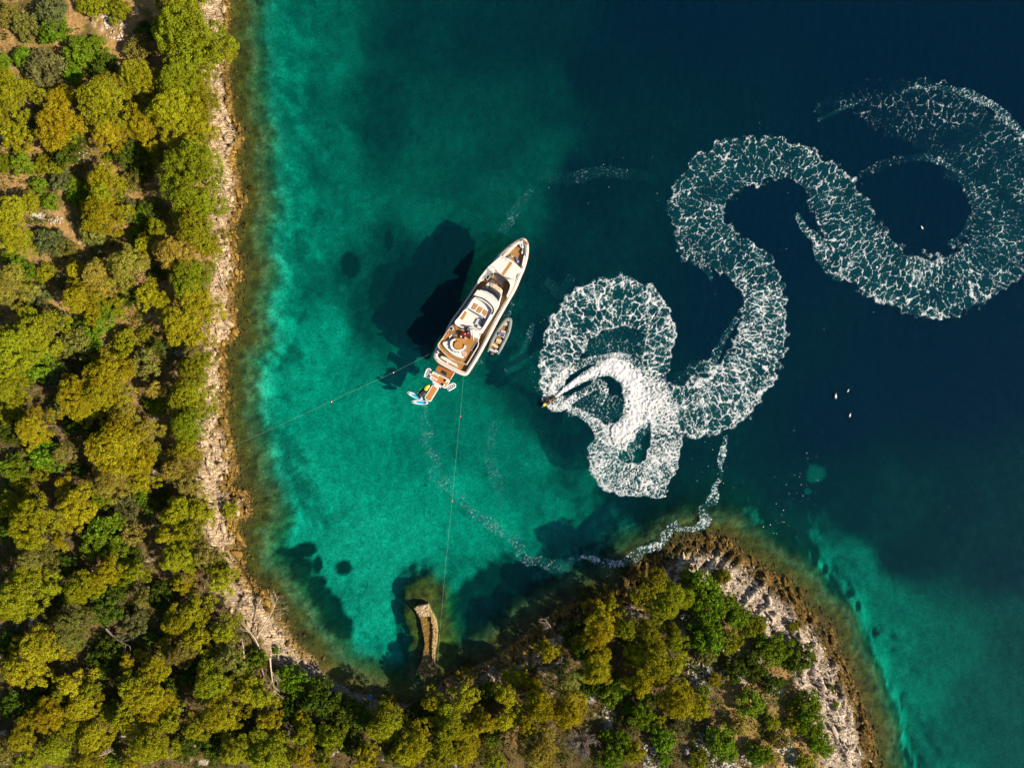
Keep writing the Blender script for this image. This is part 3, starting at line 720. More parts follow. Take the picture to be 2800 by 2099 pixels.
def crown_pine(seed, R, H, nsub, csize, leaf, per):
    """pine crown: branch heads around the stem, each of them a cushion of needle clumps"""
    r = np.random.default_rng(seed)
    C = []; RR = []; T = []
    el = r.uniform(.8, 1.2); th = r.uniform(0, 3.14)
    subs = [(0, 0, H * .93, R * .42)]
    for i in range(nsub):
        a = i * 2.4 + r.uniform(-.5, .5); q = R * math.sqrt((i + .6) / nsub) * r.uniform(.66, .98)
        x, y = q * math.cos(a) * el, q * math.sin(a) / el
        subs.append((x * math.cos(th) - y * math.sin(th), x * math.sin(th) + y * math.cos(th), H * (1.0 - .50 * (q / R) ** 1.5) * r.uniform(.78, 1.06), R * r.uniform(.22, .42)))
    for (x, y, z, s) in subs:
        m = max(7, int((s / csize) ** 2 * 3.4)); t0 = r.uniform(.25, .75)
        for _ in range(m):
            v = r.normal(size=3); v[2] = abs(v[2]) * .9 - .25; v /= np.linalg.norm(v)
            C.append((x + v[0] * s, y + v[1] * s, z + v[2] * s * .72)); RR.append(csize * r.uniform(.6, 1.15)); T.append(t0 + r.uniform(-.22, .22))
    return blades(np.array(C), np.array(RR), np.array(T), per, leaf, r) + (subs,)

def crown_shrub(seed, R, H, csize, leaf, per):
    r = np.random.default_rng(seed)
    C = []; RR = []; T = []
    subs = [(0, 0, H * .55, R * .6)] + [(R * .62 * math.cos(a), R * .62 * math.sin(a) * r.uniform(.7, 1), H * r.uniform(.32, .6), R * r.uniform(.3, .5)) for a in np.arange(0, 6.1, 1.15) + r.uniform(0, 1)]
    for (x, y, z, s) in subs:
        m = max(6, int((s / csize) ** 2 * 2.6)); t0 = r.uniform(.3, .7)
        for _ in range(m):
            v = r.normal(size=3); v[2] = abs(v[2]) - .15; v /= np.linalg.norm(v)
            C.append((x + v[0] * s, y + v[1] * s, z + v[2] * s * .75)); RR.append(csize * r.uniform(.6, 1.1)); T.append(t0 + r.uniform(-.2, .2))
    return blades(np.array(C), np.array(RR), np.array(T), per, leaf, r) + (subs,)

class Wood:
    """tapered limbs joined in one mesh"""
    def __init__(s): s.V = []; s.F = []
    def limb(s, pts, rads, n=5):
        base = len(s.V)
        for i, p in enumerate(pts):
            d = (Vector(pts[min(i + 1, len(pts) - 1)]) - Vector(pts[max(i - 1, 0)])).normalized()
            u = d.orthogonal().normalized(); w = d.cross(u)
            for j in range(n):
                a = 6.2832 * j / n
                s.V.append(tuple(Vector(p) + (u * math.cos(a) + w * math.sin(a)) * rads[i]))
        for i in range(len(pts) - 1):
            for j in range(n):
                s.F.append((base + i * n + j, base + i * n + (j + 1) % n, base + (i + 1) * n + (j + 1) % n, base + (i + 1) * n + j))
    def mesh(s, name, mat):
        return mesh_np(name, s.V, np.array(s.F), (mat,), True)

def trunk_mesh(seed, H, subs, base=.20):
    r = random.Random(seed); w = Wood()
    lean = (r.uniform(-.3, .3), r.uniform(-.3, .3))
    top = (lean[0], lean[1], H * .86)
    w.limb([(0, 0, -.8), (lean[0] * .2, lean[1] * .2, H * .2), (lean[0] * .7, lean[1] * .6, H * .55), top], [base * 1.25, base, base * .7, base * .3], 7)
    for (x, y, z, s) in subs[1:]:
        h0 = H * r.uniform(.38, .62); k = h0 / (H * .86)
        p0 = Vector((lean[0] * k, lean[1] * k, h0)); p1 = Vector((x, y, z - .1))
        w.limb([p0, p0.lerp(p1, .5) + Vector((0, 0, -.25)), p1], [base * .45, base * .3, base * .08], 5)
    return w.mesh('trunk', M_bark)

PINES = []
for i in range(7):      # big: radius 4.6 m
    V, F, T, sb = crown_pine(40 + i, 4.5, 10.6, 15 + i % 4, .52, .30, 44)
    PINES.append((mesh_np('crown', V, F, (M_leaf,), False, {'tone': T}), trunk_mesh(i, 10.6, sb, .2), 4.6, 10.6))
SMALL = []
for i in range(5):      # radius 2.6 m
    V, F, T, sb = crown_pine(70 + i, 2.5, 7.4, 9 + i % 3, .42, .28, 42)
    SMALL.append((mesh_np('crown', V, F, (M_leaf,), False, {'tone': T}), trunk_mesh(20 + i, 7.4, sb, .13), 2.55, 7.4))
BUSH = []
for i in range(6):      # radius 1.9 m
    V, F, T, sb = crown_shrub(90 + i, 1.75, 2.6, .36, .26, 44)
    w = Wood()
    for k, (x, y, z, s) in enumerate(sb): w.limb([(0, 0, -.4), (x * .4, y * .4, z * .5), (x, y, z)], [.09, .06, .02], 4)
    BUSH.append((mesh_np('foliage', V, F, (M_leaf,), False, {'tone': T}), w.mesh('stem', M_bark), 1.9, 2.3))

TONE = {'gold': ((.262, .228, .010), 'golden'), 'olive': ((.195, .206, .010), 'olive green'), 'yell': ((.250, .246, .012), 'yellow green'), 'tan': ((.270, .222, .034), 'tan gold'),
        'green': ((.130, .205, .012), 'bright green'), 'dark': ((.070, .105, .011), 'dark green'), 'grey': ((.125, .135, .045), 'grey green'), 'dry': ((.185, .168, .034), 'dry olive')}
Zf = .3166
TREES = []   # px, py, radius px, kind, tone
def zone(ox, oy, rows):
    for x, y, r, k, tn in rows: TREES.append((ox + x * Zf, oy + y * Zf, r * Zf, k, tn))
P_, B_ = 'pine', 'shrub'
zone(0, 0, [(1560,0,190,P_,'olive'),(1620,330,270,P_,'olive'),(1810,450,140,P_,'yell'),(1490,170,130,P_,'yell'),(1200,680,160,P_,'gold'),(1540,680,200,P_,'olive'),(1710,740,140,P_,'olive'),(1470,960,200,P_,'gold'),(1700,950,160,P_,'olive'),(1240,1090,150,P_,'gold'),(1690,1130,140,P_,'yell'),
 (900,850,200,P_,'yell'),(940,1110,150,P_,'gold'),(540,850,130,P_,'gold'),(480,1070,190,P_,'gold'),(650,1120,90,P_,'olive'),(90,800,180,P_,'yell'),(10,1010,90,P_,'olive'),(1610,1470,250,P_,'olive'),(1690,1330,160,P_,'yell'),(880,1570,150,P_,'gold'),(1370,760,90,P_,'gold'),(1130,820,70,P_,'olive'),
 (430,100,170,B_,'grey'),(450,250,150,B_,'green'),(200,200,120,B_,'dry'),(190,500,100,B_,'green'),(370,600,180,B_,'grey'),(640,450,140,B_,'green'),(800,420,130,B_,'green'),(620,620,110,B_,'green'),(890,560,130,B_,'dark'),(1180,420,140,B_,'dry'),(1250,250,100,B_,'dark'),(1000,70,110,B_,'olive'),(810,50,110,B_,'yell'),(20,540,80,B_,'green'),(60,110,100,B_,'dry'),(700,10,80,B_,'olive'),
 (540,1290,150,B_,'dark'),(110,1150,140,B_,'olive'),(1100,1310,130,B_,'dark'),(170,1400,120,B_,'green'),(360,1420,90,B_,'olive'),(480,1450,90,B_,'olive'),(500,1560,100,B_,'grey'),(330,1600,80,B_,'green'),(640,1600,100,B_,'green'),(920,1360,40,B_,'green'),(1280,1330,90,B_,'olive'),(1230,1450,110,B_,'dark'),(1420,420,60,B_,'olive'),(20,1390,80,B_,'olive'),(1130,1560,90,B_,'dry'),(700,800,90,B_,'dark'),(1330,1030,80,B_,'dark')])
zone(0, 525, [(80,230,200,P_,'yell'),(130,400,130,P_,'yell'),(870,170,180,P_,'gold'),(900,20,120,P_,'yell'),(1690,110,190,P_,'olive'),(1690,310,180,P_,'olive'),(1500,510,170,P_,'tan'),(1370,330,100,P_,'olive'),(1250,460,90,P_,'gold'),(1790,480,110,P_,'yell'),(1100,640,160,P_,'tan'),(850,720,150,P_,'tan'),(670,680,100,P_,'gold'),
 (700,920,160,P_,'gold'),(60,800,170,P_,'tan'),(1280,890,120,P_,'gold'),(1660,760,180,P_,'olive'),(1690,950,180,P_,'yell'),(1540,1130,160,P_,'gold'),(1410,960,100,P_,'gold'),(320,1190,190,P_,'yell'),(110,1340,180,P_,'yell'),(1660,1250,110,P_,'yell'),(1690,1500,130,P_,'olive'),(1680,1390,100,P_,'dry'),(930,1600,200,P_,'gold'),(70,1560,110,P_,'yell'),(1230,560,70,P_,'tan'),(930,830,80,P_,'tan'),
 (1060,130,110,B_,'grey'),(1200,200,100,B_,'green'),(850,480,90,B_,'grey'),(390,420,140,B_,'grey'),(780,330,140,B_,'dry'),(560,480,90,B_,'dry'),(60,560,80,B_,'green'),(190,680,120,B_,'green'),(320,910,110,B_,'grey'),(530,770,75,B_,'grey'),(380,700,100,B_,'olive'),(870,900,70,B_,'green'),(980,990,110,B_,'yell'),(820,1090,140,B_,'green'),(620,1310,150,B_,'dry'),(780,1290,110,B_,'green'),(1060,1290,130,B_,'olive'),(330,1480,170,B_,'green'),(460,1570,120,B_,'grey'),(1240,1220,65,B_,'olive'),(1350,1330,80,B_,'dark'),(1440,1360,80,B_,'grey'),(1230,1480,150,B_,'dry'),(1160,380,70,B_,'green'),(430,90,80,B_,'green'),(640,30,90,B_,'green'),(210,980,110,B_,'dark'),(500,1100,80,B_,'grey'),(1120,880,90,B_,'dark'),(230,60,70,B_,'olive'),(780,1500,100,B_,'dark'),(1300,170,110,B_,'dark'),(1350,690,70,B_,'dark'),(620,1160,90,B_,'dark')])
zone(0, 1050, [(90,40,150,P_,'yell'),(640,110,170,P_,'gold'),(890,80,170,P_,'yell'),(740,190,140,P_,'gold'),(280,370,160,P_,'gold'),(1030,310,130,P_,'tan'),(1000,520,230,P_,'gold'),(1210,430,150,P_,'tan'),(1150,640,150,P_,'gold'),(950,830,160,P_,'tan'),(1240,830,110,P_,'gold'),(1640,100,180,P_,'yell'),(1620,340,170,P_,'olive'),(1430,420,50,P_,'olive'),(1620,540,120,P_,'gold'),(1530,730,150,P_,'tan'),(1630,860,110,P_,'dry'),(640,1060,170,P_,'gold'),
 (270,1200,210,P_,'gold'),(90,1060,100,P_,'yell'),(300,1490,150,P_,'dry'),(520,1350,80,P_,'gold'),(1540,1120,150,P_,'gold'),(1740,1090,120,P_,'yell'),(1640,1260,120,P_,'olive'),(1440,1300,90,P_,'gold'),(1530,1500,140,P_,'yell'),(1770,1480,110,P_,'dry'),(1330,60,80,P_,'tan'),(1350,590,70,P_,'yell'),(540,850,65,P_,'gold'),(230,1620,110,P_,'yell'),(540,600,90,P_,'dry'),(950,1620,120,P_,'gold'),(1190,1610,80,P_,'yell'),
 (460,220,90,B_,'grey'),(370,600,150,B_,'green'),(110,720,140,B_,'green'),(180,850,120,B_,'olive'),(1330,180,100,B_,'green'),(1080,1080,120,B_,'grey'),(860,980,100,B_,'olive'),(880,1250,160,B_,'green'),(790,1390,130,B_,'green'),(970,1480,140,B_,'green'),(720,1270,90,B_,'grey'),(1130,1300,110,B_,'dry'),(1970,1100,70,B_,'yell'),(60,250,120,B_,'olive'),(80,420,110,B_,'dark'),(620,330,110,B_,'dark'),(520,1560,110,B_,'dark'),(360,770,90,B_,'olive'),(760,390,90,B_,'dark'),(1280,1050,90,B_,'dark'),(1120,1480,90,B_,'dark'),(60,1260,90,B_,'dark'),(1890,1560,100,B_,'yell'),(690,740,80,B_,'dark'),(40,930,80,B_,'dry'),(1420,980,80,B_,'dark'),(1180,960,90,B_,'green')])
zone(0, 1574, [(170,190,220,P_,'yell'),(690,120,130,P_,'gold'),(830,50,90,P_,'gold'),(400,580,190,P_,'yell'),(620,450,160,P_,'dry'),(190,800,190,P_,'yell'),(620,910,120,P_,'yell'),(770,980,90,P_,'yell'),(1130,940,120,P_,'yell'),(1330,800,130,P_,'gold'),(1250,1010,170,P_,'yell'),(1560,400,150,P_,'gold'),(1700,520,120,P_,'yell'),(1690,290,120,P_,'yell'),(1550,660,130,P_,'dry'),(1820,930,170,P_,'yell'),(1900,1180,170,P_,'gold'),(1330,1150,160,P_,'gold'),(1060,1230,120,P_,'yell'),
 (700,1110,130,P_,'yell'),(420,1210,140,P_,'gold'),(640,1270,100,P_,'gold'),(190,1400,140,P_,'yell'),(480,1480,150,P_,'yell'),(800,1390,140,P_,'yell'),(750,1600,130,P_,'yell'),(1300,1440,190,P_,'gold'),(1130,1620,90,P_,'gold'),(1690,1310,110,P_,'yell'),(2140,1000,110,P_,'yell'),(1110,740,80,P_,'gold'),(2040,1510,140,P_,'yell'),(1930,480,110,P_,'yell'),(1910,50,120,P_,'yell'),(1580,60,100,P_,'gold'),(1470,560,80,P_,'gold'),(1980,700,120,P_,'dry'),(940,1180,80,P_,'yell'),(1480,1230,110,P_,'yell'),(30,1500,110,P_,'dry'),(230,1590,110,P_,'yell'),(420,60,90,P_,'yell'),(1240,200,80,P_,'dry'),(520,1010,80,P_,'olive'),
 (500,180,110,B_,'dark'),(900,300,140,B_,'dark'),(1000,130,120,B_,'dark'),(1380,200,120,B_,'dark'),(860,740,130,B_,'dark'),(1150,420,120,B_,'grey'),(60,600,110,B_,'dark'),(330,1020,120,B_,'dark'),(960,640,120,B_,'dark'),(1650,860,110,B_,'dark'),(960,1620,110,B_,'green'),(1830,1480,130,B_,'dark'),(1600,1480,120,B_,'dark'),(80,1150,120,B_,'dark'),(2080,820,90,B_,'green'),(1320,560,100,B_,'dark'),(1850,680,120,B_,'grey'),(2130,1290,110,B_,'dark'),(1060,20,110,B_,'green'),(1480,950,80,B_,'dark')])
zone(700, 1574, [(40,1040,110,P_,'yell'),(120,1230,110,P_,'gold'),(400,1220,70,P_,'gold'),(430,1340,100,P_,'olive'),(660,1390,110,P_,'olive'),(110,1540,180,P_,'yell'),(400,1530,110,P_,'gold'),(1120,1270,160,P_,'yell'),(1530,1080,100,P_,'yell'),(1650,1140,110,P_,'yell'),(1800,1060,110,P_,'yell'),(1690,1290,140,P_,'yell'),(1860,1290,90,P_,'yell'),(1990,1250,110,P_,'gold'),(2150,1230,110,P_,'gold'),(1370,1470,170,P_,'gold'),(1650,1470,150,P_,'gold'),(1800,1480,140,P_,'gold'),(960,1590,110,P_,'gold'),(2040,1590,90,P_,'olive'),(2150,1000,110,P_,'gold'),(140,1410,70,P_,'yell'),(920,1500,60,P_,'yell'),(1560,1560,120,P_,'olive'),(590,1600,90,P_,'olive'),(1120,1130,80,B_,'olive'),
 (260,890,110,B_,'green'),(390,960,130,B_,'green'),(540,1090,190,B_,'dark'),(700,1150,150,B_,'dark'),(860,1200,140,B_,'dark'),(1820,880,90,B_,'dry'),(1340,1200,110,B_,'dark'),(300,1180,110,B_,'dark'),(800,1430,130,B_,'dark'),(560,1430,120,B_,'dark'),(250,1560,100,B_,'dark'),(20,720,90,B_,'green'),(1230,1560,110,B_,'dark'),(2000,1000,110,B_,'dark'),(2050,1400,100,B_,'dark'),(1480,1250,90,B_,'dark'),(170,640,35,B_,'green')])
zone(1400, 1574, [(1230,130,170,P_,'yell'),(1340,210,170,P_,'olive'),(850,260,80,P_,'yell'),(780,440,170,P_,'gold'),(660,620,130,P_,'gold'),(740,800,140,P_,'gold'),(980,450,110,P_,'olive'),(1190,500,140,P_,'olive'),(1400,560,110,P_,'olive'),(1220,750,180,P_,'olive'),(1400,740,110,P_,'yell'),(1110,920,120,P_,'gold'),(1440,1070,150,P_,'gold'),(310,650,100,P_,'gold'),(50,870,90,P_,'gold'),(480,900,120,P_,'dry'),(250,1100,150,P_,'gold'),(500,1160,150,P_,'gold'),(10,1200,80,P_,'gold'),(140,1300,110,P_,'gold'),(240,1500,160,P_,'tan'),(590,640,90,P_,'dark'),(1080,680,110,P_,'olive'),
 (1640,150,160,B_,'green'),(1690,300,150,B_,'green'),(1960,370,120,B_,'green'),(1860,240,90,B_,'green'),(1690,530,170,B_,'green'),(1890,570,110,B_,'olive'),(1610,560,100,B_,'green'),(2110,430,100,B_,'olive'),(2180,600,80,B_,'green'),(1940,840,110,B_,'dark'),(2070,720,90,B_,'dark'),(2060,1100,130,B_,'green'),(1820,1420,140,B_,'green'),(1880,1540,90,B_,'green'),(2130,1560,100,B_,'green'),(850,1040,110,B_,'green'),(1000,1150,70,B_,'green'),(1130,1230,120,B_,'green'),(830,1390,75,B_,'green'),(960,1460,100,B_,'green'),(1060,1540,100,B_,'olive'),(1310,1420,110,B_,'green'),(1320,1580,80,B_,'green'),(860,1580,120,B_,'green'),(2110,830,100,B_,'dark'),(1620,1160,110,B_,'yell'),(1660,1000,70,B_,'green'),(1690,700,90,B_,'dry'),(1560,40,110,B_,'olive'),(1830,10,80,B_,'olive'),(1250,1260,70,B_,'olive'),(1060,1300,80,B_,'grey'),(1620,1600,90,B_,'olive'),(1460,1290,90,B_,'grey'),(940,960,100,B_,'dark'),(1180,1080,90,B_,'dark'),(720,980,80,B_,'dark'),(1750,900,60,B_,'olive'),(520,500,110,B_,'dark'),(1950,1300,90,B_,'dry'),(620,1010,80,B_,'dark'),(420,800,70,B_,'grey')])
zone(2100, 1574, [(60,640,150,B_,'green'),(290,710,150,B_,'dark'),(40,950,110,B_,'dark'),(350,1120,140,B_,'green'),(380,1300,130,B_,'green'),(430,1440,110,B_,'green'),(500,1500,90,B_,'green'),(40,1270,80,B_,'olive'),(240,1290,90,B_,'yell'),(110,1430,80,B_,'dry'),(0,1560,90,B_,'olive'),(330,1640,90,B_,'yell'),(230,440,45,B_,'olive'),(590,1110,32,B_,'green'),(540,970,28,B_,'green')])

# sizes, positions; then labels that name look and place, with an ordinal where neighbours are alike
SIZE = {P_: ((56, 'large'), (38, 'medium sized'), (0, 'small')), B_: ((44, 'large spreading'), (30, 'rounded'), (0, 'small'))}
def region(px, py):
    sd = sdist(np.array([(px - 1400) / S]), np.array([(1049.5 - py) / S]))[0]
    if px > 1350 and py > 1400:
        if sd < 9 and px > 1900: return 'by the eastern headland rocks'
        if sd < 9: return 'on the northern headland shore'
        return 'in the western headland wood' if px < 1760 else 'on the dry headland top'
    if px > 700 and py > 1780: return 'behind the small beach' if py < 1965 else 'at the bottom edge below the beach'
    if px > 560 and py > 1560: return 'by the dead trees at the bay corner'
    if sd < 10: return 'lining the upper left shore' if py < 720 else ('lining the middle left shore' if py < 1180 else 'lining the lower left shore')
    b = 'upper' if py < 525 else ('middle' if py < 1050 else ('lower' if py < 1574 else 'bottom left'))
    if px < 105: return 'at the bottom left picture edge' if b.startswith('bottom') else f'at the left edge of the {b} wood'
    return f'inside the {b} {"" if b.startswith("bottom") else "left "}wood'
rows = []
for px, py, r, k, tn in TREES:
    r = r * (1.10 if k == P_ else 1.10)
    big = k == P_ and r >= 43
    base = PINES if big else (SMALL if k == P_ else BUSH)
    sz = next(w for lim, w in SIZE[k] if r >= lim)
    rows.append([px, py, r, k, tn, base, sz, region(px, py)])
ORD = ['', 'topmost', 'second', 'third', 'fourth', 'fifth', 'sixth', 'seventh', 'eighth', 'ninth', 'tenth', 'eleventh', 'twelfth']
groups = {}
for q in rows: groups.setdefault((q[3], q[4], q[6], q[7]), []).append(q)
for key, lst in groups.items():
    lst.sort(key=lambda q: q[1])
    for i, q in enumerate(lst):
        o = '' if len(lst) == 1 else (', topmost of such' if i == 0 else (', lowest of such' if i == len(lst) - 1 else f', {ORD[i + 1]} from top'))
        q.append(f'{q[6]} {TONE[q[4]][1]} {q[3]} {q[7]}{o}')
rt = random.Random(3)
for px, py, r, k, tn, base, sz, reg, lab in rows:
    cm, tm, R0, H0 = base[rt.randrange(len(base))]
    z = 0.0; sc = 1.0; hz = rt.uniform(.88, 1.12)
    for _ in range(4):
        zt = z + H0 * sc * hz * .75
        p = at(px, py, zt)
        sc = r / S * ((CAMZ - zt) / CAMZ) / R0
        z = max(ground_z(p.x, p.y), .1)
    name = 'pine_tree' if k == P_ else 'shrub'
    root = link(name, None, None, (p.x, p.y, z - .05), rt.uniform(0, 6.28))
    root.scale = (sc, sc, sc * hz)
    tag(root, lab, 'tree' if k == P_ else 'shrub', 'pines of the coastal wood' if k == P_ else 'maquis shrubs between the pines')
    c = link('crown' if k == P_ else 'foliage', cm, root)
    a = TONE[tn][0]; f = rt.uniform(.86, 1.14); h = rt.uniform(-.10, .10)
    c.color = (a[0] * f * (1 + h), a[1] * f * (1 - h * .4), a[2] * f, 1)
    link('trunk' if k == P_ else 'stem', tm, root)

# ground cover nobody could count: low scrub under the pines and dry grass in the clearings
def low_cover(name, n, col, size, crad, per, test, label, seed, h=(.15, .9)):
    r = np.random.default_rng(seed); C = []; T = []; R_ = []
    while len(C) < n:
        px, py = r.uniform(-120, 2480), r.uniform(-120, 2220)
        x, y = (px - 1400) / S, (1049.5 - py) / S
        if grid_at(SD, x, y) < grid_at(WID, x, y) * test[2]: continue
        if not test[0] <= grid_at(COVER, x, y) <= test[1]: continue
        C.append((x, y, ground_z(x, y) + r.uniform(*h))); T.append(r.uniform(.2, .8)); R_.append(crad * r.uniform(.5, 1.3))
    V, F, T2 = blades(np.array(C), np.array(R_), np.array(T), per, size, r, .6, .5, .7)
    o = link(name, mesh_np(name, V, F, (M_leaf,), False, {'tone': T2})); o.color = (*col, 1)
    tag(o, label, 'ground cover', None, 'stuff')
COVER = fbm(GX / 7, GY / 7, 301, 4) + .55 * sstep(700, 1700, PY) - .25 * sstep(1900, 2050, PX)
low_cover('undergrowth', 9000, (.062, .086, .010), .30, .75, 18, (.0, 9, 1.05), 'low dark green scrub filling the shade between the pines', 41)
low_cover('low_scrub', 3000, (.120, .118, .014), .26, .45, 14, (-.25, .5, 1.0), 'olive low scrub dotted over the dry slopes', 43, (.1, .4))
low_cover('dry_grass', 3800, (.30, .21, .075), .22, .40, 8, (-9, .35, 1.0), 'straw coloured dry grass on the open stony ground', 45, (.02, .18))

# dead trees: bleached stems with bare branches
def dead_tree(name, base, tip, zb, zt, rad, nb, spread, mat, label, seed, twig=2, curve=0.0, start=.25):
    r = random.Random(seed); w = Wood()
    p0 = at(*base, zb); p1 = at(*tip, zt); ax = p1 - p0; L = ax.length; d = ax.normalized()
    sidev = d.cross(Vector((0, 0, 1))).normalized()
    pts = [p0 + ax * t + sidev * curve * math.sin(t * 3.1) for t in (0, .25, .5, .75, 1)]
    w.limb([p - p0 for p in pts], [rad, rad * .8, rad * .6, rad * .4, rad * .12], 6)
    b = Wood()
    def grow(o, dr, ln, ra, depth):
        mid = o + dr * ln * .5 + Vector((r.uniform(-1, 1), r.uniform(-1, 1), r.uniform(-.3, .6))) * ln * .08
        e = o + dr * ln + Vector((r.uniform(-1, 1), r.uniform(-1, 1), r.uniform(-.2, .6))) * ln * .12
        b.limb([o, mid, e], [ra, ra * .65, ra * .2], 4)
        if depth > 0:
            for _ in range(4):
                t = r.uniform(.3, .95); q = o.lerp(e, t)
                v = (dr + Vector((r.uniform(-1, 1), r.uniform(-1, 1), r.uniform(-.5, .5))) * .75).normalized()
                grow(q, v, ln * r.uniform(.3, .5), ra * .5, depth - 1)
    for i in range(nb):
        t = start + (1 - start) * (i + r.random()) / nb
        o = pts[0].lerp(pts[-1], t) - p0 + sidev * curve * math.sin(t * 3.1)
        v = (d * r.uniform(.5, 1.0) + sidev * r.choice((-1, 1)) * spread * r.uniform(.5, 1.1) + Vector((0, 0, r.uniform(-.1, .4)))).normalized()
        grow(o, v, L * (.34 - .16 * t) * r.uniform(.7, 1.2), rad * .34, twig)
    root = link(name, None, None, p0)
    tag(root, label, 'tree')
    link('trunk', w.mesh('trunk', mat), root); link('branches', b.mesh('branches', mat), root)
    tag(root.children[-1], None)
dead_tree('dead_tree', (702,1740), (762,1628), 2.2, 5.2, .17, 12, .8, M_bleach, 'bleached fallen dead pine leaning out over the rocky bay corner', 1, 2, .3)
dead_tree('dead_tree', (738,1796), (756,1910), 5.0, 3.6, .17, 12, .6, M_bleach, 'bleached dead tree with spread bare branches beside the green shrubs', 2, 2, .2)
dead_tree('dead_tree', (712,1782), (668,1712), 1.5, 7.0, .16, 3, .9, M_bleach, 'leaning bare trunk with a forked stem above the dry bank', 3, 1, .5, .5)
dead_tree('dead_tree', (667,1802), (661,1742), 2.0, 6.5, .16, 2, .4, M_bleach, 'short upright bare trunk left of the forked bare trunk', 4, 1, .1, .6)
dead_tree('dead_tree', (716,1828), (731,1868), 3.0, 4.5, .12, 3, .6, M_bleach, 'thin bare stem left of the spread dead tree', 5, 1, .1, .4)
dead_tree('dead_tree', (1516,1736), (1488,1690), 1.5, 5.5, .15, 9, .9, M_grey, 'small grey dead tree at the dark northern shore of the headland', 6, 2, .2, .3)
dead_tree('dead_tree', (1470,1830), (1535,1806), 3.5, 6.0, .26, 8, .7, M_grey, 'thick fallen grey trunk lying in the headland wood', 7, 2, .3, .4)
dead_tree('dead_tree', (1186,1985), (1196,1966), 2.5, 6.5, .12, 5, .9, M_bleach, 'pale crooked dead branch among the pines under the jetty', 8, 1, .2, .2)
dead_tree('dead_tree', (1030,2035), (1042,2075), 4.0, 7.0, .12, 8, .9, M_grey, 'grey leafless tree at the bottom edge below the beach', 9, 2, .2, .2)
dead_tree('dead_tree', (290,1718), (355,1765), 5.5, 6.0, .2, 6, .8, M_grey, 'grey fallen trunk lying in the bottom left wood', 10, 2, .4, .2)
dead_tree('dead_tree', (245,2066), (310,2050), 9.0, 9.5, .16, 8, .8, M_bleach, 'bleached fallen branch at the bottom edge of the left wood', 11, 2, .3, .2)
dead_tree('dead_tree', (580,543), (590,518), 2.2, 2.5, .16, 2, .6, M_bleach, 'short pale driftwood log on the upper left rocks', 12, 1, .1, .2)
dead_tree('dead_tree', (600,742), (618,788), 1.2, 1.4, .14, 2, .5, M_bleach, 'weathered driftwood log on the middle left rocks', 13, 1, .1, .3)
# the leafless grey tree on the headland
def bare_crown_tree():
    p = at(1592, 2042, 9.0); z = ground_z(p.x, p.y)
    root = tag(link('dead_tree', None, None, (p.x, p.y, z)), 'big grey leafless tree with a dense twiggy crown at the headland foot', 'tree')
    w = Wood(); w.limb([(0, 0, -.5), (.1, 0, 2.5), (.2, .1, 5.5)], [.25, .2, .08], 7)
    link('trunk', w.mesh('trunk', M_grey), root)
    b = Wood(); r = random.Random(77)
    for i in range(42):
        a = r.uniform(0, 6.28); q = r.uniform(1.2, 3.3); h = 4.2 + 2.6 * (1 - (q / 3.4) ** 2) * r.uniform(.6, 1)
        e = Vector((q * math.cos(a), q * math.sin(a), h)); o = Vector((.1, .05, r.uniform(2.2, 5)))
        b.limb([o, o.lerp(e, .5) + Vector((0, 0, .3)), e], [.08, .05, .02], 4)
        for _ in range(22):
            t = r.uniform(.4, 1); s_ = o.lerp(e, t); v = Vector((r.gauss(0, 1), r.gauss(0, 1), abs(r.gauss(0, .8)))).normalized()
            b.limb([s_, s_ + v * r.uniform(.4, .9)], [.03, .012], 3)
    link('branches', b.mesh('branches', M_grey), root)
bare_crown_tree()

# the wood goes on beyond the frame as one mass
def further_wood():
    r = np.random.default_rng(61); C = []; T = []; R_ = []; n = 0
    while n < 260:
        px, py = r.uniform(-900, 2700), r.uniform(-700, 2800)
        if -70 < px < 2870 and -70 < py < 2170: continue
        x, y = (px - 1400) / S, (1049.5 - py) / S
        if sdist(np.array([x]), np.array([y]))[0] < 6: continue
        n += 1; z = ground_z(x, y); R0 = r.uniform(2.6, 4.8); h = R0 * 2.0
        for _ in range(34):
            v = r.normal(size=3); v[2] = abs(v[2]); v /= np.linalg.norm(v)
            C.append((x + v[0] * R0 * .8, y + v[1] * R0 * .8, z + h * .55 + v[2] * h * .42)); T.append(r.uniform(.2, .8)); R_.append(R0 * .26)
    V, F, T2 = blades(np.array(C), np.array(R_), np.array(T), 14, .55, r)
    o = link('further_wood', mesh_np('further_wood', V, F, (M_leaf,), False, {'tone': T2})); o.color = (.20, .185, .008, 1)
    tag(o, 'olive pine wood carrying on beyond the edge of the view', 'wood', None, 'stuff')
further_wood()
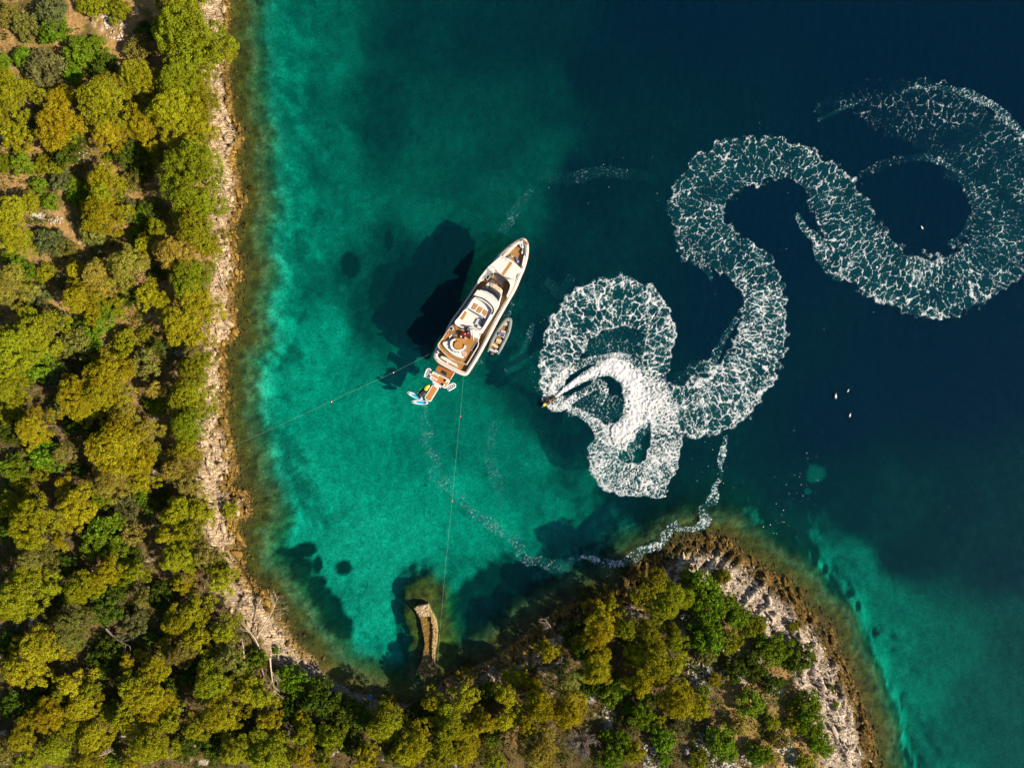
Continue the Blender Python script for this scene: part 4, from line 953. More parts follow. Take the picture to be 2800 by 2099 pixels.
# ------------------------------------------------------------------ rocks of the shore, the jetty, small things on the beach
def rock_mat():
    m, t, o = nodes_of('shore rock')
    b = N(t, 'ShaderNodeBsdfPrincipled'); b.inputs['Roughness'].default_value = .9; b.inputs['Specular IOR Level'].default_value = .15
    oi = N(t, 'ShaderNodeObjectInfo'); a = N(t, 'ShaderNodeAttribute', attribute_name='own_colour'); g = N(t, 'ShaderNodeNewGeometry')
    n = N(t, 'ShaderNodeTexNoise', Scale=4.0, Detail=6.0, Roughness=.7)
    t.links.new(g.outputs['Position'], n.inputs['Vector'])
    mr = N(t, 'ShaderNodeMapRange'); mr.inputs[1].default_value = .25; mr.inputs[2].default_value = .75; mr.inputs[3].default_value = .6; mr.inputs[4].default_value = 1.35
    t.links.new(n.outputs['Fac'], mr.inputs[0])
    m1 = N(t, 'ShaderNodeMix', data_type='RGBA', blend_type='MULTIPLY'); m1.inputs[0].default_value = 1
    m2 = N(t, 'ShaderNodeMix', data_type='RGBA', blend_type='MULTIPLY'); m2.inputs[0].default_value = 1
    t.links.new(oi.outputs['Color'], m1.inputs[6]); t.links.new(a.outputs['Color'], m1.inputs[7])
    t.links.new(m1.outputs[2], m2.inputs[6]); t.links.new(mr.outputs[0], m2.inputs[7]); t.links.new(m2.outputs[2], b.inputs['Base Color'])
    bp = N(t, 'ShaderNodeBump', Strength=.8, Distance=.15); t.links.new(n.outputs['Fac'], bp.inputs['Height']); t.links.new(bp.outputs[0], b.inputs['Normal'])
    t.links.new(b.outputs[0], o.inputs[0])
    return m
M_rock = rock_mat()
ROCKS = []
for i in range(12):
    r = random.Random(200 + i); bm = bmesh.new()
    for _ in range(15):
        v = Vector((r.gauss(0, 1), r.gauss(0, 1), r.gauss(0, 1))).normalized()
        q = max(abs(v.x), abs(v.y), abs(v.z)); v = v.lerp(v / q, .55) * r.uniform(.8, 1.0)
        bm.verts.new((v.x * .5, v.y * .5, v.z * .5))
    res = bmesh.ops.convex_hull(bm, input=bm.verts)
    bmesh.ops.delete(bm, geom=[g for g in res['geom_interior'] if isinstance(g, bmesh.types.BMVert)], context='VERTS')
    bmesh.ops.triangulate(bm, faces=bm.faces)
    V = np.array([v.co[:] for v in bm.verts]); bm.verts.index_update(); F = np.array([[v.index for v in f.verts] for f in bm.faces]); bm.free()
    ROCKS.append((V, F, mesh_np('rock', V, F, (M_rock,), False, None, {'own_colour': np.ones((len(V), 3))})))
rr = np.random.default_rng(77)
cand = []
while len(cand) < 5200:
    i = rr.integers(0, len(COAST) - 4); a, b = COAST[i], COAST[(i + 1) % len(COAST)]
    L = np.hypot(*(b - a))
    if L > 30 or rr.random() > L / 6: continue
    t = rr.random(); nrm = np.array([b[1] - a[1], a[0] - b[0]]) / (L + 1e-9)
    d = rr.uniform(-2.2, 9.5)
    p = a + (b - a) * t - nrm * d * -1.0
    x, y = p
    if abs(x) > 100 or abs(y) > 76: continue
    s = grid_at(SD, x, y); w = grid_at(WID, x, y)
    if s > w * 1.05 or s < -1.6: continue
    if grid_at(GRAV, x, y) > .5 and rr.random() < .8: continue
    if s > 1.6 and rr.random() < .45: continue
    cand.append((x, y, s))
shore_cols = dict(pale=np.array((.49, .365, .235)), white=np.array((.48, .43, .37)), ochre=np.array((.25, .155, .035)), brown=np.array((.075, .048, .012)))
items = []
for x, y, s in cand:
    h = grid_at(head, x, y); oc = grid_at(OCH, x, y)
    f = (s / oc + rr.normal() * .3)
    if s < -.15: c = shore_cols['brown'] * rr.uniform(.6, 1.6)
    elif f < 1: c = shore_cols['ochre'] * rr.uniform(.3, 1.25) * (1 - .35 * h)
    else: c = (shore_cols['pale'] * (1 - .5 * h) + shore_cols['white'] * .5 * h) * rr.uniform(.75, 1.12)
    ln = float(np.clip(rr.lognormal(-.62, .5), .2, 2.4)) * (1.15 if h > .5 else 1)
    if s < -.15: ln *= .7
    w_ = ln * rr.uniform(.32, .75) * (1 - .35 * h); hh_ = ln * rr.uniform(.28, .5)
    a_ = grid_at(ang, x, y) + rr.normal() * .28
    items.append((ln * w_, x, y, s, ln, w_, hh_, a_, c))
items.sort(key=lambda q: -q[0])
for _, x, y, s, ln, w_, hh_, a_, c in items[:300]:
    V, F, me = ROCKS[rr.integers(0, 12)]
    o = link('rock', me, shore_o, (x, y, ground_z(x, y) + hh_ * .16), None)
    o.rotation_euler = (rr.normal() * .15, rr.normal() * .15, a_); o.scale = (ln, w_, hh_); o.color = (*c, 1)
def rock_stuff(name, its, parent=None, label=None):
    VV_, FF_, CC_ = [], [], []; k = 0
    for _, x, y, s, ln, w_, hh_, a_, c in its:
        V, F, me = ROCKS[rr.integers(0, 12)]
        q = V * np.array([ln, w_, hh_]); ca_, sa_ = math.cos(a_), math.sin(a_)
        z = ground_z(x, y) if s is not None else hh_
        q = np.stack([q[:, 0] * ca_ - q[:, 1] * sa_ + x, q[:, 0] * sa_ + q[:, 1] * ca_ + y, q[:, 2] + (z + hh_ * .16 if s is not None else w_ * 0)], -1)
        VV_.append(q); FF_.append(F + k); CC_.append(np.tile(c, (len(V), 1))); k += len(V)
    me = mesh_np(name, np.concatenate(VV_), np.concatenate(FF_), (M_rock,), False, None, {'own_colour': np.concatenate(CC_)})
    return tag(link(name, me, parent), label, None, None, 'stuff')
rock_stuff('small_rocks', items[300:], shore_o)
# loose pale stones inland
it = []
for x, y, rx, ry in PALE_SPOTS * 1:
    for _ in range(int(rx * ry / 14)):
        a_ = rr.uniform(0, 6.28); q = math.sqrt(rr.random()) * 1.15
        p = at(x + rx * q * math.cos(a_), y + ry * q * math.sin(a_), 3.0)
        if grid_at(SD, p.x, p.y) < 1: continue
        ln = rr.uniform(.25, .9); it.append((0, p.x, p.y, 1, ln, ln * rr.uniform(.5, .8), ln * .45, rr.uniform(0, 3.1), np.array((.45, .41, .36)) * rr.uniform(.8, 1.1)))
for _ in range(700):
    p = at(rr.uniform(0, 560) if rr.random() < .6 else rr.uniform(1500, 2250), rr.uniform(0, 2099), 3.0)
    if grid_at(SD, p.x, p.y) < 4: continue
    ln = rr.uniform(.18, .6); it.append((0, p.x, p.y, 1, ln, ln * .7, ln * .45, rr.uniform(0, 3.1), np.array((.42, .36, .29)) * rr.uniform(.7, 1.1)))
tag(rock_stuff('loose_stones', it, None, 'loose pale limestone stones strewn over the dry ground'), None, 'stones')

# --- the old stone jetty
def prism(name, pts, z0, z1, mat, parent=None, bevel=.0, loc=None, seg=1, smooth=False):
    bm = bmesh.new()
    A = sum(pts[i][0] * pts[(i + 1) % len(pts)][1] - pts[(i + 1) % len(pts)][0] * pts[i][1] for i in range(len(pts)))
    if A < 0: pts = pts[::-1]
    zt = z1 if callable(z1) else (lambda x, y: z1); zb = z0 if callable(z0) else (lambda x, y: z0)
    top = [bm.verts.new((p[0], p[1], zt(p[0], p[1]))) for p in pts]; bot = [bm.verts.new((p[0], p[1], zb(p[0], p[1]))) for p in pts]
    ft = bm.faces.new(top); bm.faces.new(bot[::-1])
    n = len(pts)
    for i in range(n): bm.faces.new((bot[i], bot[(i + 1) % n], top[(i + 1) % n], top[i]))
    if bevel:
        bmesh.ops.bevel(bm, geom=list(ft.edges), offset=bevel, segments=seg, profile=.5, affect='EDGES')
    bm.normal_update()
    big = [f for f in bm.faces if len(f.verts) > 4]
    bmesh.ops.triangulate(bm, faces=big)
    me = bpy.data.meshes.new(name); bm.to_mesh(me); bm.free()
    me.materials.append(mat)
    if smooth:
        me.polygons.foreach_set('use_smooth', np.ones(len(me.polygons), bool))
    o = link(name, me, parent)
    if loc is not None: o.location = loc
    return o
JZ = lambda x, y: (1080 + x * .18100, 1600 + y * .18100)
jroot = tag(link('stone_jetty', None, None, at(1170, 1740, 0)), 'small curved stone jetty with a pale paved head in the bay', 'jetty')
jo = jroot.location
def jl(pts, z): return [tuple((at(*JZ(x, y), z) - jo)[:2]) for x, y in pts]
M_jet = paint('jetty rubble', (.20, .135, .045), .95, .1, var=.25, scale=2.5, bump=.8, bscale=6)
M_jetp = paint('jetty paving', (.36, .27, .15), .95, .1, var=.2, scale=2.5, bump=.8, bscale=6)
prism('base', jl([(280,340),(330,310),(505,275),(540,360),(590,455),(625,520),(650,690),(635,880),(605,1020),(600,1160),(640,1290),(560,1400),(420,1380),(330,1290),(400,1150),(440,960),(455,860),(415,670),(385,500),(330,410)], .3), -2.2, .32, M_jet, jroot, .05)
prism('head', jl([(285,345),(340,312),(500,280),(535,365),(590,455),(540,470),(380,470),(330,405)], .9), .2, .82, M_jetp, jroot, .05)
prism('wall', jl([(535,372),(590,460),(622,525),(646,690),(632,880),(604,1010),(598,1160),(560,1160),(560,1000),(556,880),(572,740),(568,600),(545,480)], .9), .2, .86, M_jetp, jroot, .05)
jr = np.random.default_rng(9)
def inpoly(x, y, P):
    c = False; n = len(P)
    for i in range(n):
        (ax, ay), (bx, by) = P[i], P[(i + 1) % n]
        if (ay > y) != (by > y) and x < (bx - ax) * (y - ay) / (by - ay) + ax: c = not c
    return c
def stones_on(P, n, z, smin, smax, col, ind):
    out = []; xs_ = [p[0] for p in P]; ys_ = [p[1] for p in P]
    while len(out) < n:
        x, y = jr.uniform(min(xs_), max(xs_)), jr.uniform(min(ys_), max(ys_))
        if not inpoly(x, y, P): continue
        p = at(*JZ(x, y), z) - jo; ln = jr.uniform(smin, smax)
        out.append((p.x, p.y, z, ln, ln * jr.uniform(.6, .95), ln * .5, jr.uniform(0, 3.1), np.array(col) * jr.uniform(.65, 1.25)))
    if ind:
        for x, y, z_, a, b, c, r_, cl in out:
            o = link('stone', ROCKS[jr.integers(0, 12)][2], jroot, (x, y, z_ + .02)); o.scale = (a, b, c); o.rotation_euler = (0, 0, r_); o.color = (*cl, 1)
    else:
        VV_, FF_, CC_ = [], [], []; k = 0
        for x, y, z_, a, b, c, r_, cl in out:
            V, F, _ = ROCKS[jr.integers(0, 12)]; q = V * np.array([a, b, c]); s_, c_ = math.sin(r_), math.cos(r_)
            VV_.append(np.stack([q[:, 0] * c_ - q[:, 1] * s_ + x, q[:, 0] * s_ + q[:, 1] * c_ + y, q[:, 2] + z_], -1)); FF_.append(F + k); CC_.append(np.tile(cl, (len(V), 1))); k += len(V)
        tag(link('cobbles', mesh_np('cobbles', np.concatenate(VV_), np.concatenate(FF_), (M_rock,), False, None, {'own_colour': np.concatenate(CC_)}), jroot), kind='stuff')
stones_on([(295,345),(500,285),(580,455),(380,465),(330,405)], 90, .82, .3, .6, (.40, .31, .19), True)
stones_on([(545,380),(590,460),(640,690),(628,880),(600,1010),(590,1150),(565,1150),(565,880),(575,740),(565,600),(540,470)], 110, .86, .3, .55, (.36, .25, .10), True)
stones_on([(385,475),(535,480),(560,600),(565,740),(552,880),(555,1000),(450,1000),(460,860),(420,670)], 420, .34, .16, .36, (.27, .165, .04), False)
stones_on([(440,1000),(560,1000),(600,1160),(640,1290),(560,1390),(430,1370),(350,1290),(410,1150)], 260, .34, .2, .45, (.17, .125, .06), False)

# litter on the beach
M_blue = paint('blue tarpaulin', (.05, .28, .55), .5, .4, var=.2)
def tarp():
    r = random.Random(4); V = []; F = []; n = 6
    for j in range(n):
        for i in range(n): V.append((i * .18 - .45 + r.uniform(-.04, .04), j * .16 - .4 + r.uniform(-.04, .04), .1 + .22 * math.sin(i * 1.3) * math.cos(j * 1.1) + r.uniform(0, .08)))
    for j in range(n - 1):
        for i in range(n - 1): F.append((j * n + i, j * n + i + 1, (j + 1) * n + i + 1, (j + 1) * n + i))
    p = at(1011, 1906, .3)
    o = link('tarpaulin', mesh_np('tarpaulin', V, np.array(F), (M_blue,), True), None, (p.x, p.y, ground_z(p.x, p.y) + .1), .5)
    tag(o, 'crumpled blue tarpaulin lying on the small dark beach', 'tarpaulin')
tarp()
# ------------------------------------------------------------------ materials of the boats
W_gel = paint('white gelcoat', (.57, .565, .54), .35, .4, var=.02, scale=.6)
W_mat = paint('white vinyl', (.55, .54, .52), .7, .3, var=.03, scale=2)
W_tube = paint('white inflatable tube', (.62, .63, .64), .5, .4, var=.02)
def teak_mat(name, c, scale=5.0):
    m, t, o = nodes_of(name)
    b = N(t, 'ShaderNodeBsdfPrincipled'); b.inputs['Roughness'].default_value = .65; b.inputs['Specular IOR Level'].default_value = .25
    tc = N(t, 'ShaderNodeTexCoord')
    wv = N(t, 'ShaderNodeTexWave', bands_direction='Y', Scale=scale, Distortion=.3)
    n = N(t, 'ShaderNodeTexNoise', Scale=1.6, Detail=4.0)
    mp = N(t, 'ShaderNodeMapping'); mp.inputs['Scale'].default_value = (.6, 2.5, 1)
    t.links.new(tc.outputs['Object'], wv.inputs['Vector']); t.links.new(tc.outputs['Object'], mp.inputs[0]); t.links.new(mp.outputs[0], n.inputs['Vector'])
    r1 = N(t, 'ShaderNodeMapRange'); r1.inputs[1].default_value = .0; r1.inputs[2].default_value = .25; r1.inputs[3].default_value = .75; r1.inputs[4].default_value = 1.0
    t.links.new(wv.outputs['Fac'], r1.inputs[0])
    r2 = N(t, 'ShaderNodeMapRange'); r2.inputs[3].default_value = .7; r2.inputs[4].default_value = 1.3; t.links.new(n.outputs['Fac'], r2.inputs[0])
    mu = N(t, 'ShaderNodeMath', operation='MULTIPLY'); t.links.new(r1.outputs[0], mu.inputs[0]); t.links.new(r2.outputs[0], mu.inputs[1])
    mx = N(t, 'ShaderNodeMix', data_type='RGBA', blend_type='MULTIPLY'); mx.inputs[0].default_value = 1; mx.inputs[6].default_value = (*c, 1)
    t.links.new(mu.outputs[0], mx.inputs[7]); t.links.new(mx.outputs[2], b.inputs['Base Color']); t.links.new(b.outputs[0], o.inputs[0])
    return m
T_deck = teak_mat('teak deck', (.30, .15, .045)); T_var = teak_mat('varnished teak', (.38, .18, .045), 3); T_dark = teak_mat('dark wet teak', (.30, .105, .022))
T_eva = paint('teak coloured foam deck', (.40, .165, .05), .7, .3, var=.06, scale=1.5)
K_glass = paint('smoked glass', (.012, .018, .026), .08, .6, var=.1)
K_blk = paint('black vinyl', (.018, .018, .022), .5, .4, var=.15)
K_shiny = paint('glossy black', (.012, .012, .014), .12, .6, var=.1, coat=.6)
R_red = paint('dark red lacquer', (.16, .008, .010), .15, .5, var=.15, coat=.5)
C_brown = paint('brown towel', (.36, .185, .085), .9, .1, var=.12, scale=6)
C_beige = paint('beige cushion', (.56, .40, .25), .85, .2, var=.06, scale=4)
C_sand = paint('sand pattern cushion', (.50, .40, .27), .85, .2, var=.35, scale=3.5)
C_grey = paint('light grey wicker', (.46, .45, .46), .8, .2, var=.1)
C_dgrey = paint('dark grey fabric', (.10, .095, .10), .85, .2, var=.12)
C_purp = paint('aubergine cushion', (.065, .025, .05), .85, .2, var=.15)
C_blue = paint('navy pattern cushion', (.10, .11, .30), .85, .2, var=.4, scale=5)
C_sage = paint('sage grey mat', (.42, .43, .34), .8, .2, var=.08)
S_steel = paint('polished steel', (.6, .6, .62), .2, .5, 1.0, var=.03)
Y_yel = paint('yellow gelcoat', (.62, .56, .02), .25, .5, var=.1)
RIBG = paint('grey hypalon', (.15, .185, .195), .6, .3, var=.06, scale=2)
RIBF = teak_mat('olive brown deck', (.20, .125, .055), 4)
B_cyan = paint('cyan foam pad', (.02, .42, .62), .7, .3, var=.06); B_navy = paint('blue foam pad', (.01, .10, .30), .7, .3, var=.08)
B_white = paint('white board', (.64, .64, .66), .35, .4, var=.02)
SKIN = paint('skin', (.56, .27, .19), .6, .3, var=.06, scale=5); HAIR = paint('dark hair', (.03, .02, .015), .7, .2, var=.2)
SAIL = paint('white canvas', (.72, .70, .66), .8, .2)
FLAGM = paint('red bunting', (.6, .06, .12), .8, .2); FLAGB = paint('blue bunting', (.05, .09, .32), .8, .2)

class Frame:
    """a thing with its own axes: x forward, y to port; points are given as picture pixels plus a height"""
    def __init__(s, name, px, py, ang, label, cat, z=0.0, group=None):
        s.o = link(name, None, None, at(px, py, z), ang); tag(s.o, label, cat, group)
        s.c, s.s = math.cos(ang), math.sin(ang); s.org = at(px, py, z); s.z = z
    def w2l(s, v):
        d = v - s.org
        return Vector((d.x * s.c + d.y * s.s, -d.x * s.s + d.y * s.c, d.z))
    def __call__(s, pts, z, pan=None):
        out = []
        for x, y in pts:
            if pan: x, y = pan[0] + x * pan[2], pan[1] + y * pan[2]
            l = s.w2l(at(x, y, z)); out.append((l.x, l.y))
        return out
def curve_pts(pts, n=6, closed=True):
    P = [Vector((p[0], p[1])) for p in pts]; out = []; m = len(P)
    for i in range(m if closed else m - 1):
        a, b, c, d = (P[(i - 1) % m], P[i], P[(i + 1) % m], P[(i + 2) % m]) if closed else (P[max(i - 1, 0)], P[i], P[i + 1], P[min(i + 2, m - 1)])
        for k in range(n):
            t = k / n
            out.append(tuple(.5 * (2 * b + (c - a) * t + (2 * a - 5 * b + 4 * c - d) * t * t + (3 * b - a - 3 * c + d) * t ** 3)))
    if not closed: out.append(tuple(P[-1]))
    return out
def rrect(cx, cy_, l, w, ang=0, r=.1, n=4):
    pts = []
    r = min(r, l / 2 - .001, w / 2 - .001)
    for sx, sy, a0 in ((1, 1, 0), (-1, 1, 90), (-1, -1, 180), (1, -1, 270)):
        for k in range(n + 1):
            a = math.radians(a0 + 90 * k / n)
            x = sx * (l / 2 - r) + r * math.cos(a); y = sy * (w / 2 - r) + r * math.sin(a)
            pts.append((cx + x * math.cos(ang) - y * math.sin(ang), cy_ + x * math.sin(ang) + y * math.cos(ang)))
    return pts
def tube(name, pts, rad, mat, parent=None, n=8, closed=False, caps=True):
    P = [Vector(p) for p in pts]; m = len(P); V = []; F = []
    rads = rad if isinstance(rad, (list, tuple)) else [rad] * m
    up = Vector((0, 0, 1))
    for i in range(m):
        a = P[(i - 1) % m] if closed or i > 0 else P[i]; b = P[(i + 1) % m] if closed or i < m - 1 else P[i]
        d = (b - a).normalized()
        u = d.cross(up); u = u.normalized() if u.length > 1e-3 else Vector((1, 0, 0)); w = d.cross(u)
        for j in range(n):
            t = 6.28318 * j / n; V.append(tuple(P[i] + (u * math.cos(t) + w * math.sin(t)) * rads[i]))
    for i in range(m if closed else m - 1):
        for j in range(n):
            F.append((i * n + j, i * n + (j + 1) % n, ((i + 1) % m) * n + (j + 1) % n, ((i + 1) % m) * n + j))
    fl = [np.array(F)]
    if caps and not closed: fl += [np.array([list(range(n))]), np.array([list(range((m - 1) * n, m * n))[::-1]])]
    return link(name, mesh_np(name, V, fl, (mat,), True), parent)
def offs(pts, d):
    """inset of a closed loop (counter-clockwise positive = inwards)"""
    m = len(pts); out = []
    A = sum(pts[i][0] * pts[(i + 1) % m][1] - pts[(i + 1) % m][0] * pts[i][1] for i in range(m)); sg = 1 if A > 0 else -1
    for i in range(m):
        a, b, c = Vector(pts[i - 1]), Vector(pts[i]), Vector(pts[(i + 1) % m])
        t = ((b - a).normalized() + (c - b).normalized()); t = t.normalized() if t.length > 1e-6 else (c - b).normalized()
        out.append((b.x - t.y * d * sg, b.y + t.x * d * sg))
    return out
def band_ring(name, outer, inner, z0, z1, mat, parent):
    """a wall standing between two loops of equal length"""
    m = len(outer); V = []; F = []
    zt = z1 if callable(z1) else (lambda x, y: z1); zb = z0 if callable(z0) else (lambda x, y: z0)
    for p, q in zip(outer, inner): V += [(p[0], p[1], zb(*p)), (p[0], p[1], zt(*p)), (q[0], q[1], zt(*q)), (q[0], q[1], zb(*q))]
    for i in range(m):
        j = (i + 1) % m
        for a in range(4): b = (a + 1) % 4; F.append((i * 4 + a, i * 4 + b, j * 4 + b, j * 4 + a))
    o = link(name, mesh_np(name, V, np.array(F), (mat,)), parent)
    bm = bmesh.new(); bm.from_mesh(o.data); bmesh.ops.recalc_face_normals(bm, faces=bm.faces); bm.to_mesh(o.data); bm.free()
    return o
def path_wall(name, path, thick, z0, z1, mat, parent):
    n = len(path); L = []; R = []
    for i in range(n):
        a = Vector(path[max(i - 1, 0)]); b = Vector(path[min(i + 1, n - 1)]); t = (b - a).normalized()
        p = Vector(path[i]); L.append((p.x - t.y * thick / 2, p.y + t.x * thick / 2)); R.append((p.x + t.y * thick / 2, p.y - t.x * thick / 2))
    return prism(name, L + R[::-1], z0, z1, mat, parent, .03)
def ellipsoid(name, c, rad, mat, parent=None, nu=14, nv=9, half=False):
    V = []; F = []
    for j in range(nv + 1):
        ph = (math.pi / 2 if half else math.pi) * j / nv
        for i in range(nu):
            a = 6.28318 * i / nu; V.append((c[0] + rad[0] * math.sin(ph) * math.cos(a), c[1] + rad[1] * math.sin(ph) * math.sin(a), c[2] + rad[2] * math.cos(ph)))
    for j in range(nv):
        for i in range(nu): F.append((j * nu + i, (j + 1) * nu + i, (j + 1) * nu + (i + 1) % nu, j * nu + (i + 1) % nu))
    return link(name, mesh_np(name, V, np.array(F), (mat,), True), parent)

PA = (1320, 640, .06332); PB = (1270, 730, .06332); PC = (1220, 810, .06332); PD = (1170, 900, .06332); PE = (1100, 990, .07240); PF = (1310, 860, .07236)
YA = math.atan2(345, 214)
# ------------------------------------------------------------------ the motor yacht
Y = Frame('motor_yacht', 1227, 1000, YA, 'large white motor yacht with teak decks moored stern to the bay', 'yacht')
yo = Y.o
HL = [(1203,996),(1190,984),(1184,972),(1188,958),(1195,944),(1211,920),(1230,880),(1261,837),(1284,803),(1306,770),(1326,743),(1345,720),(1362,700),(1388,676),(1411,660),(1428,653.5),
      (1438,657),(1444,668),(1445.5,682),(1443,707),(1434,738),(1424,761),(1411,792),(1388,832),(1362,878),(1340,920),(1312,972),(1286,1014),(1278,1024),(1269,1027),(1256,1023),(1243,1017)]
outl = curve_pts(Y(HL, 2.8), 3)
ZS = lambda x, y: 2.35 + 1.35 * max(x, 0) / 27 * max(x, 0) / 27
def hull():
    V = []; F = []; m = len(outl); levels = [(0.0, 0), (.25, 1), (.62, 2), (1.0, 3)]
    for k, (f, _) in enumerate(levels):
        for x, y in outl:
            fr = max(0, (x - 14) / 13)
            sc = .80 + .20 * f ** 1.2 - fr * .42 * (1 - f); xx = x - fr * 2.4 * (1 - f); zz = -.7 + (ZS(x, y) + .7) * f
            V.append((xx, y * sc, zz))
    for k in range(3):
        for i in range(m):
            j = (i + 1) % m; F.append((k * m + i, k * m + j, (k + 1) * m + j, (k + 1) * m + i))
    o = link('hull', mesh_np('hull', V, [np.array(F), np.array([list(range(m))])], (W_gel,), True), yo)
    bm = bmesh.new(); bm.from_mesh(o.data); bmesh.ops.recalc_face_normals(bm, faces=bm.faces); bm.to_mesh(o.data); bm.free()
hull()
_i1, _i2 = offs(outl, .34), offs(outl, .74)
inn = [_i1[i] if 15 <= i <= 28 else _i2[i] for i in range(len(outl))]
band_ring('bulwark', offs(outl, .01), inn, lambda x, y: ZS(x, y) - 1.1, lambda x, y: ZS(x, y) + .02, W_gel, yo)
tube('rub_rail', [(x, y, ZS(x, y) - .05) for x, y in offs(outl, -.02)], .055, T_dark, yo, 6, True)
tube('cap_rail', [(x, y, ZS(x, y) + .03) for x, y in offs(outl, .42)], .035, T_dark, yo, 6, True)
prism('main_deck', offs(outl, .3), .9, lambda x, y: ZS(x, y) - .62, T_deck, yo)
# round hawse strip of teak at the stem, steel bow rail
prism('stem_cap', Y(curve_pts([(1630,290),(1700,235),(1800,255),(1900,330),(1945,430),(1925,470),(1870,390),(1790,300),(1700,280)], 4), 3.8, PA), 3.62, 3.78, T_var, yo)
tube('bow_rail', [(*p, 4.6) for p in Y(curve_pts([(1400,330),(1550,265),(1700,215),(1850,185),(1900,240),(1930,360),(1960,520)], 4, False), 4.6, PA)], .025, S_steel, yo, 5)
for q in Y([(1400,330),(1700,215),(1930,360),(1960,520)], 4.4, PA): tube('stanchion', [(q[0], q[1], 3.5), (q[0], q[1], 4.6)], .02, S_steel, yo, 5)
# white moulded inner bow
path_wall('bow_coaming', Y(curve_pts([(880,950),(1090,780),(1280,600),(1440,460),(1560,380),(1680,380),(1790,480),(1860,600),(1850,800),(1800,1000),(1720,1380)], 4, False), 3.4, PA), .32, 2.6, 3.42, W_gel, yo)
for q, nm in (((1640,470), 'windlass'), ((1700,520), 'windlass')):
    c = Y([q], 3.4, PA)[0]; prism(nm, rrect(c[0], c[1], .75, .42, .9, .1), 2.9, 3.55, W_mat, yo, .05)
for q in ((1760,680), (1720,790)):
    c = Y([q], 3.2, PA)[0]; prism('deck_box', rrect(c[0], c[1], .52, .42, .45, .05), 2.8, 3.25, W_mat, yo, .04)
tube('davit', [(*Y([(1420,560)], 3.2, PA)[0], 3.0), (*Y([(1420,620)], 4, PA)[0], 4.6), (*Y([(1560,700)], 4, PA)[0], 4.7)], .05, S_steel, yo, 6)
# coachroof over the owner's cabin with its teak path
well = [(1960,900),(1995,780),(1935,640),(1800,480),(1550,300),(1400,225),(1200,195),(1030,270),(900,400),(790,540)]
coach = Y([(770,930),(890,980),(1060,1030),(1190,1090),(1330,1180),(1450,1280),(1570,1400),(1690,1540),(1760,1560)], 4.0, PA) + Y([(2240,300),(2215,480),(2150,700),(2030,960),(1940,1140),(1850,1290),(1800,1240)], 4.0, PB) + Y(well, 4.0, PB) + Y([(700,600),(560,600),(640,480),(860,190),(1010,0)], 4.0, PB)
prism('coachroof', coach, 2.2, 3.98, W_gel, yo, .10, None, 2)
prism('teak_path', Y([(1190,1180),(1290,1245),(1140,1465),(1000,1660)], 4.05, PA) + Y([(1690,390),(1590,330)], 4.05, PB) + Y([(890,1620),(1040,1395)], 4.05, PA), 3.95, 4.02, T_var, yo)
path_wall('well_coaming', Y(curve_pts(well, 3, False), 4.1, PB), .10, 2.6, 4.06, W_gel, yo)
for q in ([(800,1060),(900,1030),(1010,1060),(1000,1090)], [(940,1160),(1020,1125),(1130,1160)]):
    tube('grab_rail', [(*p, 4.07) for p in Y(curve_pts(q, 4, False), 4.07, PA)], .018, S_steel, yo, 5)
# saloon house, windscreen, brow
house = Y([(1010,650),(1090,635),(1350,740),(1560,880),(1645,980),(1620,1120),(1550,1400),(1480,1658)], 4.3, PB) + Y([(2180,560),(1900,1020),(1540,1570),(1180,1500),(700,1420),(330,1180),(720,560),(1090,60)], 4.3, PC) + Y([(560,980),(660,960),(880,790)], 4.3, PB)
prism('saloon_house', house, 1.6, 3.62, W_gel, yo, .08, None, 2)
strip = Y([(1110,680),(1350,790),(1560,930),(1600,985),(1530,1120),(1350,960),(1100,830)], 3.8, PB)
prism('sun_pad', strip, 3.6, 3.78, C_sand, yo, .05)
def glass_sheet(name, lo, hi, zlo, zhi, mat, th=.05):
    n = len(lo); V = []; F = []
    for (x, y) in lo: V.append((x, y, zlo))
    for (x, y) in hi: V.append((x, y, zhi))
    for i in range(n - 1): F.append((i, i + 1, n + i + 1, n + i))
    o = link(name, mesh_np(name, V, np.array(F), (mat,), True), yo)
    md = o.modifiers.new('thickness', 'SOLIDIFY'); md.thickness = th
    return o
ws_lo = Y(curve_pts([(880,795),(1100,830),(1350,955),(1530,1130),(1560,1220)], 4, False), 3.7, PB); ws_hi = Y(curve_pts([(670,985),(960,1050),(1200,1190),(1380,1380),(1470,1490)], 4, False), 4.8, PB)
glass_sheet('windscreen', ws_lo, ws_hi, 3.66, 4.80, K_glass)
for k in (5, 10):
    a, b = ws_lo[k], ws_hi[k]; tube('wiper', [(a[0], a[1], 3.75), ((a[0] + b[0]) / 2 + .1, (a[1] + b[1]) / 2, 4.32)], .025, S_steel, yo, 5)
prism('brow', Y([(640,1010),(680,975),(960,1045),(1220,1190),(1400,1380),(1430,1440),(1400,1515),(1250,1330),(1000,1150)], 4.9, PB), 4.55, 4.88, C_grey, yo, .04)
roof = Y([(560,970),(640,1010),(1000,1150),(1250,1330),(1400,1515),(1480,1480),(1500,1560),(1470,1658)], 4.9, PB) + Y([(2180,560),(1880,1060),(1530,1600),(1180,1510),(700,1430),(335,1185),(720,590),(1090,70)], 4.9, PC)
prism('upper_deck', roof, 4.45, 4.86, W_gel, yo, .07, None, 2)
